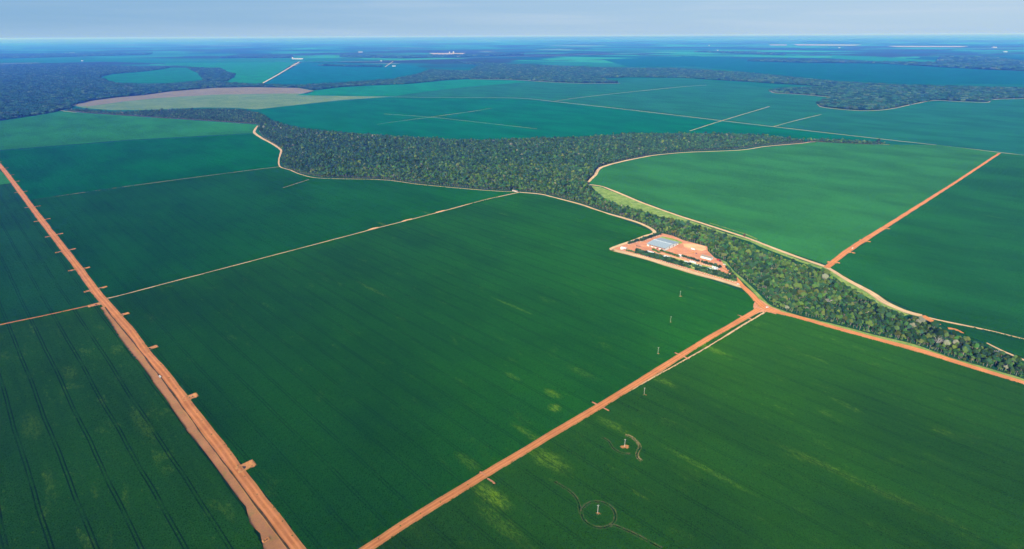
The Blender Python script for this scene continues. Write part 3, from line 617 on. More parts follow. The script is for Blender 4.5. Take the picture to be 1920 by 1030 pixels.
def scatter_tree(name):
    ng = bpy.data.node_groups.new(name, 'GeometryNodeTree')
    ng.interface.new_socket('Geometry', in_out='INPUT', socket_type='NodeSocketGeometry'); ng.interface.new_socket('Geometry', in_out='OUTPUT', socket_type='NodeSocketGeometry')
    return ng
def scatter(name, P, S, Rz, I, coll, label, cat):
    me = bpy.data.meshes.new(name); me.vertices.add(len(P)); me.vertices.foreach_set('co', np.asarray(P, dtype=np.float32).ravel())
    a = me.attributes.new('scl', 'FLOAT_VECTOR', 'POINT'); a.data.foreach_set('vector', np.asarray(S, dtype=np.float32).ravel())
    r3 = np.zeros((len(P), 3), dtype=np.float32); r3[:, 2] = Rz
    a = me.attributes.new('rot', 'FLOAT_VECTOR', 'POINT'); a.data.foreach_set('vector', r3.ravel())
    a = me.attributes.new('idx', 'INT', 'POINT'); a.data.foreach_set('value', np.asarray(I, dtype=np.int32))
    o = bpy.data.objects.new(name, me); COL.objects.link(o); tag(o, label, cat, kind='stuff')
    ng = scatter_tree(name); n = ng.nodes; l = ng.links
    gi = n.new('NodeGroupInput'); go = n.new('NodeGroupOutput')
    ci = n.new('GeometryNodeCollectionInfo'); ci.inputs['Collection'].default_value = coll; ci.inputs['Separate Children'].default_value = True; ci.inputs['Reset Children'].default_value = True
    ip = n.new('GeometryNodeInstanceOnPoints'); ip.inputs['Pick Instance'].default_value = True
    def na(t, nm):
        x = n.new('GeometryNodeInputNamedAttribute'); x.data_type = t; x.inputs['Name'].default_value = nm; return x.outputs[0]
    l.new(gi.outputs[0], ip.inputs['Points']); l.new(ci.outputs[0], ip.inputs['Instance']); l.new(na('INT', 'idx'), ip.inputs['Instance Index'])
    er = n.new('FunctionNodeEulerToRotation'); l.new(na('FLOAT_VECTOR', 'rot'), er.inputs[0])
    l.new(er.outputs[0], ip.inputs['Rotation']); l.new(na('FLOAT_VECTOR', 'scl'), ip.inputs['Scale']); l.new(ip.outputs[0], go.inputs[0])
    md = o.modifiers.new('scatter', 'NODES'); md.node_group = ng; return o
def inside(P, poly):
    x, y = P[:, 0], P[:, 1]; r = np.zeros(len(P), bool); n = len(poly)
    for i in range(n):
        x0, y0 = poly[i]; x1, y1 = poly[i - 1]
        c = ((y0 > y) != (y1 > y)); xi = (x1 - x0) * (y - y0) / ((y1 - y0) or 1e-9) + x0; r ^= c & (x < xi)
    return r
def grid_pts(poly, sp, jit=0.42):
    a = np.array(poly); x0, y0 = a.min(0); x1, y1 = a.max(0)
    X, Y = np.meshgrid(np.arange(x0, x1, sp), np.arange(y0, y1, sp * .9)); X = X + (np.arange(X.shape[0])[:, None] % 2) * sp / 2
    P = np.stack([X.ravel(), Y.ravel()], 1) + rng.uniform(-jit, jit, (X.size, 2)) * sp
    return P[inside(P, poly)]
def frame_mask(P, z=10, mg=60):
    v = np.stack([P[:, 0], P[:, 1], np.full(len(P), z - CAMH)], 1); wv = v @ np.array(fw)
    x = 960 + F * (v @ np.array(rt)) / wv; y = 515 - F * (v @ np.array(up)) / wv
    return (wv > 0) & (x > -mg) & (x < 1920 + mg) & (y < 1030 + mg)

# near edge traced on the ground, far edge traced at crown height
def outline(near, far, zh=11.0): return [g(*p) for p in near] + [g(*p, zh) for p in far]
main_near = [(123, 208), (160, 212), (200, 214.5), (300, 221.5), (400, 227.5), (483, 233), (486, 247), (494, 258), (514, 270), (531, 283), (529, 308), (534, 315), (566, 326), (603, 332.5), (717, 335.5), (790, 344.5), (907, 355.5), (978, 358.5), (1027, 364.5), (1086, 380), (1133, 395), (1182, 411.5), (1207, 421), (1224, 428), (1233, 435), (1250, 439), (1264, 443), (1281, 451), (1304, 457), (1326, 462.5), (1329, 471), (1336, 478), (1349, 483), (1365, 493), (1379, 510), (1400, 527), (1423, 546), (1450, 574), (1488, 588), (1552, 603), (1632, 626), (1712, 645), (1777, 669), (1841, 686), (1920, 710), (2030, 745)]
main_far = [(2040, 722), (1920, 676), (1879, 657), (1857, 646), (1809, 629), (1770, 613), (1738, 603), (1696, 591), (1658, 572), (1632, 554), (1584, 530), (1552, 508), (1514, 496), (1440, 472), (1392, 450), (1363, 438), (1319, 424), (1275, 412), (1232, 402), (1188, 388), (1144, 376), (1121, 361), (1101, 349), (1099, 342), (1111, 330), (1117, 321), (1124, 313), (1159, 303.5), (1202, 295), (1232, 289), (1290, 284), (1386, 280), (1436, 273), (1500, 267.5), (1530, 265), (1600, 268.5), (1660, 271), (1640, 267.5), (1560, 264), (1500, 260), (1465, 256), (1407, 251), (1319, 249), (1232, 249), (1182, 249), (1144, 252), (1057, 257), (960, 259), (900, 261), (850, 260), (760, 255), (700, 251), (640, 247), (570, 241), (530, 232), (505, 223), (495, 214), (470, 208), (440, 204), (345, 204), (300, 206), (250, 208.5), (215, 209.5), (150, 204)]
ib = main_far.index((1101, 349)); ie = main_far.index((1660, 271)) + 1      # round the bay the wood stands beyond its edge
main = [g(*p) for p in main_near] + [g(*p, 11.0) for p in main_far[:ib]] + [g(p[0], p[1] - .6) for p in main_far[ib:ie]] + [g(*p, 11.0) for p in main_far[ie:]]
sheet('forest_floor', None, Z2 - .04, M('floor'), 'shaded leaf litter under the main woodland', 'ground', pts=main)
P = grid_pts(main, 5.3)
P = P[frame_mask(P)]
# clearings: pale hut roof and the farmyard notch
for (cx, cy, rad) in [(1371, 457, 9), (1344, 470, 7), (1400, 452, 10), (1230, 404, 0), (965, 357, 14), (1755, 649, 6)]:
    q = g(cx, cy); P = P[np.hypot(P[:, 0] - q[0], P[:, 1] - q[1]) > rad]
D = np.hypot(P[:, 0], P[:, 1]); order = np.argsort(D); P = P[order]; D = D[order]
NT = len(P); print('main trees', NT)
shp = rng.choice(6, NT, p=[.22, .2, .2, .12, .14, .12]); tin = rng.choice(6, NT, p=TW)
# patches of lighter and darker woodland
lt = np.sin(P[:, 0] / 47) * np.cos(P[:, 1] / 61) + np.sin(P[:, 0] / 19 + P[:, 1] / 23) * .6
tin = np.where((lt > .75) & (rng.random(NT) < .22), 2, tin); tin = np.where((lt < -.8) & (rng.random(NT) < .5), 0, tin)
far_bias = (D > 1900) & (rng.random(NT) < .55) & (tin != 5); tin = np.where(far_bias, np.where(rng.random(NT) < .5, 0, 4), tin)
sc = np.where(rng.random(NT) < .04, rng.uniform(.95, 1.3, NT), rng.uniform(.46, .88, NT)); sz = sc * rng.uniform(.85, 1.12, NT); rz = rng.uniform(0, 6.28, NT)
NI = 300
NEDGE = [tuple(p) for p in smooth_line([g(*p) for p in main_near[-14:]], 6)]
for k in range(NI):
    s = SHAPES[shp[k]]; tn, tcx = TINT[tin[k]]
    r = empty('forest_tree', (P[k, 0], P[k, 1], 0), rz[k]); r.scale = (sc[k], sc[k], sz[k])
    form = ['round-crowned', 'broad-crowned', 'narrow-crowned', 'tall spreading', 'low bushy', 'slender tall'][shp[k]]
    qx = proj(P[k, 0], P[k, 1])[0]; de = min(math.hypot(P[k, 0] - q[0], P[k, 1] - q[1]) for q in NEDGE)
    where = 'in the front row' if de < 9 else ('behind the front row' if de < 22 else 'deep in the strip')
    along = 'at the right edge' if qx > 1850 else 'right of the leafless tree' if qx > 1765 else 'by the leafless tree' if qx > 1690 else 'left of the leafless tree'
    form = ('large ' if sc[k] > .80 else 'small ' if sc[k] < .58 else '') + form
    lb = '%s %s tree %s, %s' % (form, tn if tn != 'greyish' else 'grey', where, along)
    tag(r, lb, 'tree', '%s %s trees in the near wooded strip' % (form, tn))
    c = bpy.data.objects.new('crown', CROWN[tin[k], shp[k]]); COL.objects.link(c); c.parent = r
    t = bpy.data.objects.new('trunk', s[1]); COL.objects.link(t); t.parent = r
sl = slice(NI, None)
# undergrowth among the trees
U = grid_pts(main, 7.5); U = U[frame_mask(U)]; U = U[np.hypot(U[:, 0], U[:, 1]) < 2600]
for (cx, cy, rad) in [(1371, 457, 9), (1344, 470, 7), (1400, 452, 8), (965, 357, 14)]:
    q = g(cx, cy); U = U[np.hypot(U[:, 0] - q[0], U[:, 1] - q[1]) > rad]
nu = len(U)
PP = np.concatenate([np.c_[P[sl], np.zeros(NT - NI)], np.c_[U, np.full(nu, -1.2)]])
us = rng.uniform(.35, .6, nu)
SS = np.concatenate([np.stack([sc[sl], sc[sl], sz[sl]], 1), np.stack([us, us, us * .8], 1)])
RR = np.concatenate([rz[sl], rng.uniform(0, 6.28, nu)])
II = np.concatenate([tin[sl] * 6 + shp[sl], rng.choice([0, 1, 2, 3], nu) * 6 + 4])
scatter('woodland', PP, SS, RR, II, kinds, 'dense dark green woodland stretching across the middle and down the strip', 'forest')

def far_wood(name, near, far, sp, label, scl=1.0, zh=11.0, dark=False, floor=0.9):
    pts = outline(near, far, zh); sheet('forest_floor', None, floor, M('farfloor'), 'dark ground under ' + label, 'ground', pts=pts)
    Q = grid_pts(pts, sp); Q = Q[frame_mask(Q)]; k = len(Q); print(name, k)
    s = rng.uniform(.75, 1.2, k) * scl; pr = [.4, .3, .2, .1] if dark else [.28, .3, .27, .15]
    scatter(name, np.c_[Q, np.zeros(k)], np.stack([s, s, s * rng.uniform(.7, 1.15, k) / (scl ** .5)], 1), rng.uniform(0, 6.28, k), rng.choice(4, k, p=pr) * 3 + rng.choice(3, k), farkinds, label, 'forest')
far_wood('woodland', [(-40, 233), (0, 226.5), (50, 218.5), (85, 215), (100, 211), (112, 207), (135, 202), (133, 198), (170, 189.5), (213, 183.5), (270, 178.5), (320, 171.5), (400, 165), (470, 163.6), (560, 165), (590, 169.5), (640, 163.5), (700, 160), (760, 158.5), (790, 155), (840, 150), (880, 148), (960, 149.5), (1040, 154.5), (1100, 156.5), (1163, 156)],
         [(1163, 154), (1120, 145), (1180, 143), (1280, 144), (1446, 154), (1560, 160), (1640, 160), (1700, 160), (1560, 152), (1400, 136), (1280, 129), (1110, 126), (960, 120), (850, 114.5), (900, 122), (880, 133), (807, 130), (780, 140), (735, 148), (640, 155), (560, 159.5), (470, 157), (385, 151), (330, 156), (283, 158), (213, 155.5), (184, 144), (206, 138), (277, 132), (318, 126), (270, 125), (160, 121), (60, 120), (0, 121), (-40, 121)], 21, 'far bluish forest band from the left edge across the upper middle')
far_wood('woodland', [(383, 151), (372, 138), (353, 128.5)], [(413, 127.5), (423, 134), (439, 138), (436, 144), (424, 150)], 21, 'dark island of forest between two bright far fields', dark=True)
far_wood('woodland', [(1443, 171), (1455, 174.5), (1500, 177), (1560, 182), (1533, 195), (1540, 200), (1570, 204), (1610, 207), (1645, 206.5), (1677, 202.5), (1716, 194), (1753, 188), (1800, 190), (1850, 191.5), (1862, 186), (1920, 184.5), (1980, 185)],
         [(1980, 166), (1920, 165), (1713, 160), (1640, 158), (1553, 161), (1513, 163), (1453, 166)], 18, 'rounded far forest on the right with a pale edge track')
dk = dict(dark=True, floor=2.5)
for near, far, lb in [
    ([(-40, 108), (60, 109), (160, 106), (277, 103), (285, 100)], [(160, 100), (60, 101), (-40, 102)], 'thin dark far wood strip at the upper left'),
    ([(415, 108.5), (500, 109.5), (547, 109)], [(547, 105), (480, 104.5), (415, 106.5)], 'thin dark far wood strip left of the long white shed'),
    ([(640, 108), (760, 110), (870, 107), (980, 103)], [(980, 101), (860, 102.5), (760, 104.5), (640, 104)], 'thin dark far wood strip below the far silos'),
    ([(1400, 115), (1500, 118), (1640, 119), (1760, 126), (1850, 131), (1980, 135)], [(1980, 122), (1850, 107), (1765, 106), (1760, 117), (1640, 116), (1540, 113), (1420, 112.5)], 'dark far wood strip at the upper right'),
    ([(1300, 98), (1400, 101), (1470, 104)], [(1470, 101), (1400, 97), (1320, 96)], 'thin dark far wood strip right of centre'),
    ([(583, 123), (640, 125), (715, 126)], [(715, 123.6), (640, 122.5), (590, 121.5)], 'thin far tree line in the dark teal field')]:
    far_wood('woodland', near, far, 55, lb, 2.4, **dk)

# haze: even air over the whole place, sky outside
HB = MB().box(-GR - 900, -GR - 900, -1.2, GR + 900, GR + 900, CAMH + 14)
m, n, l, out = newmat('haze air')
pv = n.new('ShaderNodeVolumePrincipled'); pv.inputs['Color'].default_value = (0.065, 0.215, 1.0, 1); pv.inputs['Density'].default_value = 1 / 14200.0
pv.inputs['Anisotropy'].default_value = 0.0; pv.inputs['Absorption Color'].default_value = (1, 1, 1, 1); l.new(pv.outputs[0], out.inputs['Volume'])
tag(HB.build('haze', m), 'blue haze filling the air over the fields', 'haze', kind='stuff')


# ------------------------------------------------------------------ farm buildings
ORD = ['first', 'second', 'third', 'fourth', 'fifth', 'sixth', 'seventh', 'eighth', 'ninth', 'tenth', 'eleventh', 'twelfth', 'thirteenth', 'fourteenth', 'fifteenth', 'sixteenth', 'seventeenth', 'eighteenth', 'nineteenth']
TENS = {2: ('twentieth', 'twenty'), 3: ('thirtieth', 'thirty'), 4: ('fortieth', 'forty'), 5: ('fiftieth', 'fifty'), 6: ('sixtieth', 'sixty')}
def nth(i):
    if i < 19: return ORD[i]
    t, u = divmod(i + 1, 10); return TENS[t][0] if u == 0 else TENS[t][1] + '-' + ORD[u - 1]
def at(px, py, rz=ROW, name='thing', z=0.0):
    x, y = g(px, py, z); return empty(name, (x, y, z), rz)
GZ = Z2                                                     # top of the yard

# warehouse: local x runs along the front (to the lower right), y goes back
A = Vector(g(1213.5, 461.5)); B = Vector(g(1246.5, 471.2)); Cc = Vector(g(1271.0, 459.8))
WX = (B - A).length; WY = (Cc - B).length; ctr = (A + Cc) / 2
wh = empty('warehouse', (ctr.x, ctr.y, GZ), ROW); tag(wh, 'big farm warehouse with a grey-blue metal roof and open bays in the red yard', 'warehouse')
hx, hy, hz, rz_ = WX / 2, WY / 2, 5.2, 7.6
mb = MB(); mb.box(-hx, hy - .3, 0, hx, hy, hz); mb.box(-hx, -hy, 0, -hx + .3, hy - .3, hz); mb.build('wall', M('white'), wh)
gb = MB(); gb.prism([(-hy, hz), (hy, hz), (0, rz_ - .15)], -hx + .02, -hx + .25, 'x'); gb.prism([(-hy, hz), (hy, hz), (0, rz_ - .15)], hx - .25, hx - .02, 'x'); gb.build('gable', M('white'), wh)
rf = MB()
for s_ in (-1, 1):
    rf.poly([(-hx - .8, s_ * (hy + 1.1), hz - .15), (hx + .8, s_ * (hy + 1.1), hz - .15), (hx + .8, 0, rz_), (-hx - .8, 0, rz_)]); rf.poly([(-hx - .8, s_ * (hy + 1.1), hz + .05), (hx + .8, s_ * (hy + 1.1), hz + .05), (hx + .8, 0, rz_ + .2), (-hx - .8, 0, rz_ + .2)])
    rf.poly([(-hx - .8, s_ * (hy + 1.1), hz - .15), (hx + .8, s_ * (hy + 1.1), hz - .15), (hx + .8, s_ * (hy + 1.1), hz + .05), (-hx - .8, s_ * (hy + 1.1), hz + .05)])
    rf.poly([(s_ * (hx + .8), -hy - 1.1, hz - .15), (s_ * (hx + .8), 0, rz_), (s_ * (hx + .8), 0, rz_ + .2), (s_ * (hx + .8), -hy - 1.1, hz + .05)]); rf.poly([(s_ * (hx + .8), hy + 1.1, hz - .15), (s_ * (hx + .8), 0, rz_), (s_ * (hx + .8), 0, rz_ + .2), (s_ * (hx + .8), hy + 1.1, hz + .05)])
roof = rf.build('roof', M('greyroof'), wh)
rc = MB(); rc.box(-hx - .8, -.5, rz_ + .12, hx + .8, .5, rz_ + .42)
for k in range(4): rc.box(-hx * .75 + k * hx * .5 - .5, -1.0, rz_ + .42, -hx * .75 + k * hx * .5 + .5, 1.0, rz_ + 1.1)
rc.build('ridge_vent', M('whiteroof'), roof)
nb = 9
for k in range(nb + 1):
    x = -hx + .2 + (WX - .4) * k / nb; MB().box(x - .3, -hy, 0, x + .3, -hy + .4, hz - .02).build('column', M('white'), wh)
for k, h in ((0, 2.6), (2, 1.6), (3, 3.4), (4, 1.4), (6, 2.0), (8, 1.2)):
    x0 = -hx + .5 + (WX - .4) * k / nb; MB().box(x0 + .05, -hy + .05, 0, x0 + WX / nb - .7, -hy + .3, h).build('bay_wall', M('white') if k != 3 else M('tile'), wh)
y = -hy + .42
for w_, solid in ((1.6, 0), (10.5, 1), (2.4, 0), (9.5, 1), (2.6, 0), (9.0, 1), (4.6, 0)):
    w_ *= (WY - 1.4) / 40.2
    if solid: MB().box(hx - .32, y, 0, hx - .02, y + w_, hz).build('side_wall', M('white'), wh)
    else: MB().box(hx - .32, y, hz - .5, hx - .02, y + w_, hz).build('lintel', M('white'), wh)
    y += w_
MB().box(hx - .4, hy - .9, 0, hx, hy - .3, hz - .02).build('column', M('white'), wh)
# stored goods inside, seen through the bays
for i, (bx_, by_, sx_, sy_, sz_, mk, lb) in enumerate([(-9, 4, 7, 5, 2.6, 'tile', 'stack of reddish sacks stored in the warehouse'), (6, 2, 9, 4, 2.2, 'concrete', 'pale stack of sacks stored in the warehouse')]):
    o = empty('sack_stack', tuple(Vector((ctr.x, ctr.y, GZ)) + E1 * bx_ + E2 * (by_ - 14)), ROW); tag(o, lb, 'sacks')
    for j in range(3): MB().box(-sx_ / 2 + j * .25, -sy_ / 2 + j * .25, j * sz_ / 3, sx_ / 2 - j * .25, sy_ / 2 - j * .25, (j + 1) * sz_ / 3 - .01).build('layer', M(mk), o)

def house(px, py, lx, ly, h, rh, label, roof='whiteroof', wall='white', name='cottage', rot=ROW, win=3, z=GZ, over=.5, door=True, cat='house'):
    o = at(px, py, rot, name, z); tag(o, label, cat)
    a, b = lx / 2, ly / 2; w_ = MB()
    w_.prism([(-b, 0), (b, 0), (b, h), (0, h + rh - .12), (-b, h)], -a, a, 'x'); w_.build('wall', M(wall), o)
    r_ = MB(); e = over; q = rh * e / b
    r_.prism([(-b - e, h - q), (0, h + rh), (b + e, h - q), (b + e, h - q + .18), (0, h + rh + .18), (-b - e, h - q + .18)], -a - e, a + e, 'x'); r_.build('roof', M(roof), o)
    if door: MB().box(-.5, -b - .04, .02, .5, -b - .005, min(2.1, h - .2)).build('door', M('blue'), o)
    for k in range(win):
        x = -a + lx * (k + .5) / win
        if door and abs(x) < 1.3: x += 1.9
        MB().box(x - .6, -b - .04, 1.0, x + .6, -b - .006, min(2.0, h - .3)).build('window', M('glass'), o)
    MB().box(a + .006, -.6, 1.0, a + .04, .6, min(2.0, h - .3)).build('window', M('glass'), o)
    return o
house(1219.5, 474.6, 17, 3.6, 2.8, .5, 'long narrow white-roofed cottage, leftmost in the garden row', win=4)
house(1235.5, 480.5, 13, 6, 3.0, .8, 'pale bluish-roofed cottage, second from the left in the garden row', 'greyroof')
house(1251.5, 484.2, 14, 6, 3.0, .9, 'bright white-roofed cottage, third from the left in the garden row')
house(1287.5, 494.2, 10, 6, 3.0, .8, 'small white cottage right of the tan lane bend, fourth in the garden row', win=2)
house(1309.0, 500.2, 11.5, 6, 3.0, .8, 'white cottage behind the gap in the whitewashed tree row')
house(1330.0, 506.4, 13, 6, 3.0, .9, 'white cottage, second from the right in the garden row')
lh = house(1341.0, 503.3, 11, 4.5, 3.0, .7, 'L-shaped white house at the right end of the garden row', win=2)
wg = MB(); wg.prism([(-2.2, 0), (2.2, 0), (2.2, 3.0), (0, 3.6), (-2.2, 3.0)], -9.5, -2.3, 'y')
w2 = wg.build('wing', M('white'), lh); w2.location = (4.0, 0, 0)
rw = MB(); rw.prism([(-2.7, 2.85), (0, 3.7), (2.7, 2.85), (2.7, 3.03), (0, 3.88), (-2.7, 3.03)], -10, -2.8, 'y'); r2_ = rw.build('wing_roof', M('whiteroof'), lh); r2_.location = (4.0, 0, 0)
house(1299.0, 493.0, 12, 2.6, 2.6, .4, 'long narrow pale shed between the tan lane and the hedge', win=2, name='shed', cat='shed')
house(1275.5, 481.5, 6.0, 4.5, 3.6, .8, 'small white shed standing at the end of the clipped hedge', win=1, name='shed', cat='shed')
house(1325.0, 485.0, 21, 9, 4.2, 1.6, 'long white farm store with a weathered brown roof on the red yard', 'brownroof', name='farm_store', win=5, cat='store')
house(1344.0, 470.5, 12, 5, 3.2, .9, 'pale roofed shelter half hidden in the wood right of the yard', 'concrete', name='shelter', win=1, door=False, cat='shelter')
house(1371.0, 457.5, 7, 5, 3.2, 1.2, 'little hut with a pinkish roof in a clearing of the wood', 'tile', 'tile', 'hut', win=1, cat='hut')
house(965.5, 358.8, 16, 5, 2.2, .5, 'low pale shed at the wood edge where the long track ends', 'tile', 'concrete', name='shed', win=2, z=Z3, cat='shed')
pv_ = at(1169.5, 467.8, ROW + .1, 'open_shed', GZ); tag(pv_, 'white open-sided shed near the left corner of the farmyard', 'shed')
MB().box(-5.5, -3.6, 0, -1.2, 3.4, 3.2).build('room', M('white'), pv_)
for sx_, sy_ in ((5.2, -3.4), (5.2, 3.2), (1.8, -3.4), (1.8, 3.2)): MB().box(sx_ - .15, sy_ - .15, 0, sx_ + .15, sy_ + .15, 3.2).build('post', M('white'), pv_)
r_ = MB(); r_.prism([(-4.3, 3.2), (0, 4.4), (4.3, 3.2), (4.3, 3.4), (0, 4.6), (-4.3, 3.4)], -6.2, 6.2, 'x'); r_.build('roof', M('whiteroof'), pv_)

# ------------------------------------------------------------------ vehicles
def wheel(parent, x, y, r, w_=.3):
    b = MB(); b.tube([(x, y - w_ / 2, r), (x, y + w_ / 2, r)], r, 14); t = b.build('wheel', M('rubber'), parent)
    c = MB(); c.tube([(x, y - w_ / 2 - .02, r), (x, y + w_ / 2 + .02, r)], r * .5, 10); c.build('rim', M('concrete'), t)
def car(px, py, rot, label, z, paint_='carwhite', pickup=False):
    o = at(px, py, rot, 'pickup_truck' if pickup else 'parked_car', z); tag(o, label, 'pickup' if pickup else 'car')
    b = MB(); L_ = 2.6 if pickup else 2.2
    b.prism([(-L_, .45), (-L_ + .08, .95), (-1.0, 1.0), (-.7, 1.02), (1.0, 1.0), (L_ - .1, .9), (L_, .7), (L_, .4), (L_ - .3, .3), (-L_ + .3, .3)], -.88, .88, 'y'); b.build('body', M(paint_), o)
    c = MB(); x0 = -.4 if pickup else -1.75
    c.prism([(x0, .99), (x0 + .25, 1.52), (.65, 1.55), (1.35, .99)], -.78, .78, 'y'); cb = c.build('cabin', M(paint_), o)
    for s_ in (-1, 1):
        w_ = MB(); w_.poly([(x0 + .2, s_ * .785, 1.05), (1.12, s_ * .785, 1.05), (.62, s_ * .785, 1.46), (x0 + .34, s_ * .785, 1.46)]); w_.build('window', M('glass'), cb)
    w_ = MB(); w_.poly([(1.33, -.7, 1.05), (1.33, .7, 1.05), (.72, .68, 1.53), (.72, -.68, 1.53)]); w_.build('windscreen', M('glass'), cb)
    for sx_ in (-1, 1):
        for s_ in (-1, 1): wheel(o, sx_ * 1.4, s_ * .8, .36)
    for s_ in (-1, 1): MB().box(L_ - .02, s_ * .62 - .14, .62, L_ + .03, s_ * .62 + .14, .78).build('headlight', M('glass'), o)
    return o
car(300, 707, ROW, 'small white car driving along the long left red road', Z4)
car(1598.5, 466, pi / 2 + ROW, 'white pickup on the straight red road at the right', Z4, pickup=True)
car(1384, 533.5, ROW, 'white car near the end of the sandy road below the tree row', Z3)
car(1438.5, 577, ROW + 1.2, 'white car standing at the red three-way junction', Z4 + .03)
car(1358, 496.5, ROW + .4, 'white van-like car on the grass between the yard and the wood', GZ, pickup=True)
car(1232, 467.0, ROW, 'red car parked before the open front of the warehouse', GZ, 'red')
car(1237.5, 440.5, ROW, 'dark red car behind the warehouse by the wood edge', GZ, 'red', pickup=True)
def truck(px, py, rot, label, z, cargo='white'):
    o = at(px, py, rot, 'cargo_truck', z); tag(o, label, 'truck')
    MB().box(-4.2, -1.15, 1.0, 2.2, 1.15, 3.2).build('cargo_box', M(cargo), o)
    c = MB(); c.prism([(2.35, .6), (4.3, .6), (4.3, 1.7), (3.9, 2.7), (2.35, 2.7)], -1.1, 1.1, 'y'); cb = c.build('cab', M('carwhite'), o)
    w_ = MB(); w_.poly([(4.33, -.95, 1.7), (4.33, .95, 1.7), (3.96, .95, 2.6), (3.96, -.95, 2.6)]); w_.build('windscreen', M('glass'), cb)
    MB().box(-4.2, -.5, .65, 2.3, .5, .98).build('chassis', M('steel'), o)
    for x in (-3.2, -2.1, 3.2):
        for s_ in (-1, 1): wheel(o, x, s_ * .95, .5, .3)
truck(1299.5, 468.8, ROW + .05, 'white box truck parked below the orange terrace in the yard', Z3)
hv = at(1347.5, 489.6, ROW - .1, 'combine_harvester', GZ); tag(hv, 'red combine harvester parked right of the long white store', 'harvester')
b = MB(); b.prism([(-3.6, 1.1), (-3.6, 2.9), (-2.4, 3.5), (1.4, 3.5), (1.8, 2.2), (2.0, 1.1)], -1.5, 1.5, 'y'); b.build('body', M('red'), hv)
b = MB(); b.prism([(1.85, 1.5), (3.3, 1.5), (3.5, 2.5), (3.1, 3.6), (1.85, 3.6)], -1.0, 1.0, 'y'); cb = b.build('cab', M('glass'), hv)
MB().box(1.7, -1.1, 3.62, 3.3, 1.1, 3.75).build('cab_roof', M('red'), cb)
b = MB(); b.prism([(3.6, .3), (5.2, .2), (5.0, .9), (3.9, 1.3)], -3.4, 3.4, 'y'); b.build('header', M('red'), hv)
b = MB(); b.tube([(4.7, -3.2, 1.3), (4.7, 3.2, 1.3)], .45, 8); b.build('reel', M('steel'), hv)
b = MB(); b.tube([(-1.5, -1.6, 3.3), (-4.8, -1.9, 3.7)], .2, 8); b.build('unloading_pipe', M('red'), hv)
for x, r in ((1.6, .95), (-2.7, .65)):
    for s_ in (-1, 1): wheel(hv, x, s_ * 1.5, r, .55)
fm = at(1305.5, 476.5, ROW + .5, 'tractor', GZ); tag(fm, 'small dark red tractor left of the long white store', 'tractor')
b = MB(); b.prism([(-1.2, .7), (-1.2, 1.4), (.1, 1.4), (1.9, 1.3), (2.0, .7)], -.45, .45, 'y'); b.build('body', M('red'), fm)
b = MB(); b.prism([(-1.1, 1.42), (-1.0, 2.5), (.2, 2.5), (.35, 1.42)], -.6, .6, 'y'); b.build('cab', M('glass'), fm)
for x, y_, r in ((-.8, .95, .8), (-.8, -.95, .8), (1.4, .75, .48), (1.4, -.75, .48)): wheel(fm, x, y_, r, .4)
tr = at(1197, 462.5, ROW + .03, 'flatbed_trailer', GZ); tag(tr, 'dark flatbed trailer left of the warehouse', 'trailer')
MB().box(-4.8, -1.2, .9, 4.8, 1.2, 1.15).build('bed', M('steel'), tr); MB().box(-4.8, -1.2, 1.16, -4.65, 1.2, 1.9).build('headboard', M('steel'), tr)
b = MB(); b.tube([(4.8, 0, .95), (6.6, 0, .6)], .1, 6); b.build('drawbar', M('steel'), tr)
for x in (-3.2, -2.0):
    for s_ in (-1, 1): wheel(tr, x, s_ * 1.05, .45, .3)
sl_ = at(1300, 473.5, ROW, 'soil_heap', GZ); tag(sl_, 'low reddish soil heap in the middle of the farmyard', 'soil heap')
b = MB(); blob(b, (0, 0, 0), 3.0, .35, .2, 5); b.build('heap', M('soil'), sl_)

# ------------------------------------------------------------------ utility poles in the fields
def make_pole():
    r = empty('utility_pole', (0, 0, 0))
    b = MB(); b.tube([(0, 0, -.2), (0, 0, 10.2)], [.2, .13], 8); p = b.build('pole', M('concrete'), r)
    b = MB(); b.box(-1.1, -.08, 9.5, 1.1, .08, 9.7); a_ = b.build('crossarm', M('concrete'), r); ch = [p, a_]
    for x in (-.95, 0, .95):
        b = MB(); b.tube([(x, 0, 9.7 if x else 10.2), (x, 0, 10.0 if x else 10.5)], [.09, .05], 6); ch.append(b.build('insulator', M('glass'), r))
    b = MB(); b.box(-.18, -.5, 8.2, .18, -.2, 8.9); ch.append(b.build('fuse_box', M('concrete'), r))
    reg(r, *ch); return r
proto = make_pole()
for i, (px, py, lb) in enumerate([(1120.5, 963.5, 'nearest pale utility pole, inside the round tractor track'), (1171, 838.5, 'pale utility pole on a bare patch beside the S-shaped track'),
                    (1207.5, 741, 'pale utility pole just right of the lower straight road, third nearest'), (1233.5, 664, 'pale utility pole just left of the lower straight road'),
                    (1257, 605, 'pale utility pole in the central field, second farthest of the line'), (1275, 556.5, 'farthest pale utility pole, below the sandy road of the farm')]):
    o = proto if i == 0 else copy_tree(proto); x, y = g(px, py); o.location = (x, y, Z1); o.rotation_euler = (0, 0, .1)
    tag(o, lb, 'utility pole', 'utility poles crossing the fields')
    rr = random.Random(i); R0 = (1.7, 3.6, 1.9, 1.7, 1.6, 2.2)[i]
    pts = [(x + R0 * rr.uniform(.7, 1.3) * cos(2 * pi * k / 12) * 1.3 + .5, y + R0 * rr.uniform(.7, 1.2) * sin(2 * pi * k / 12) - .3) for k in range(12)]
    sheet('bare_earth', None, Z2, M('soil'), 'bare earth round the foot of a utility pole', 'bare ground', pts=pts)
rut = earth_mat('wheel rut', (0.07, 0.09, 0.03), (0.12, 0.12, 0.045), 4); rut2 = earth_mat('sandy rut', (0.22, 0.17, 0.08), (0.30, 0.22, 0.10), 8)
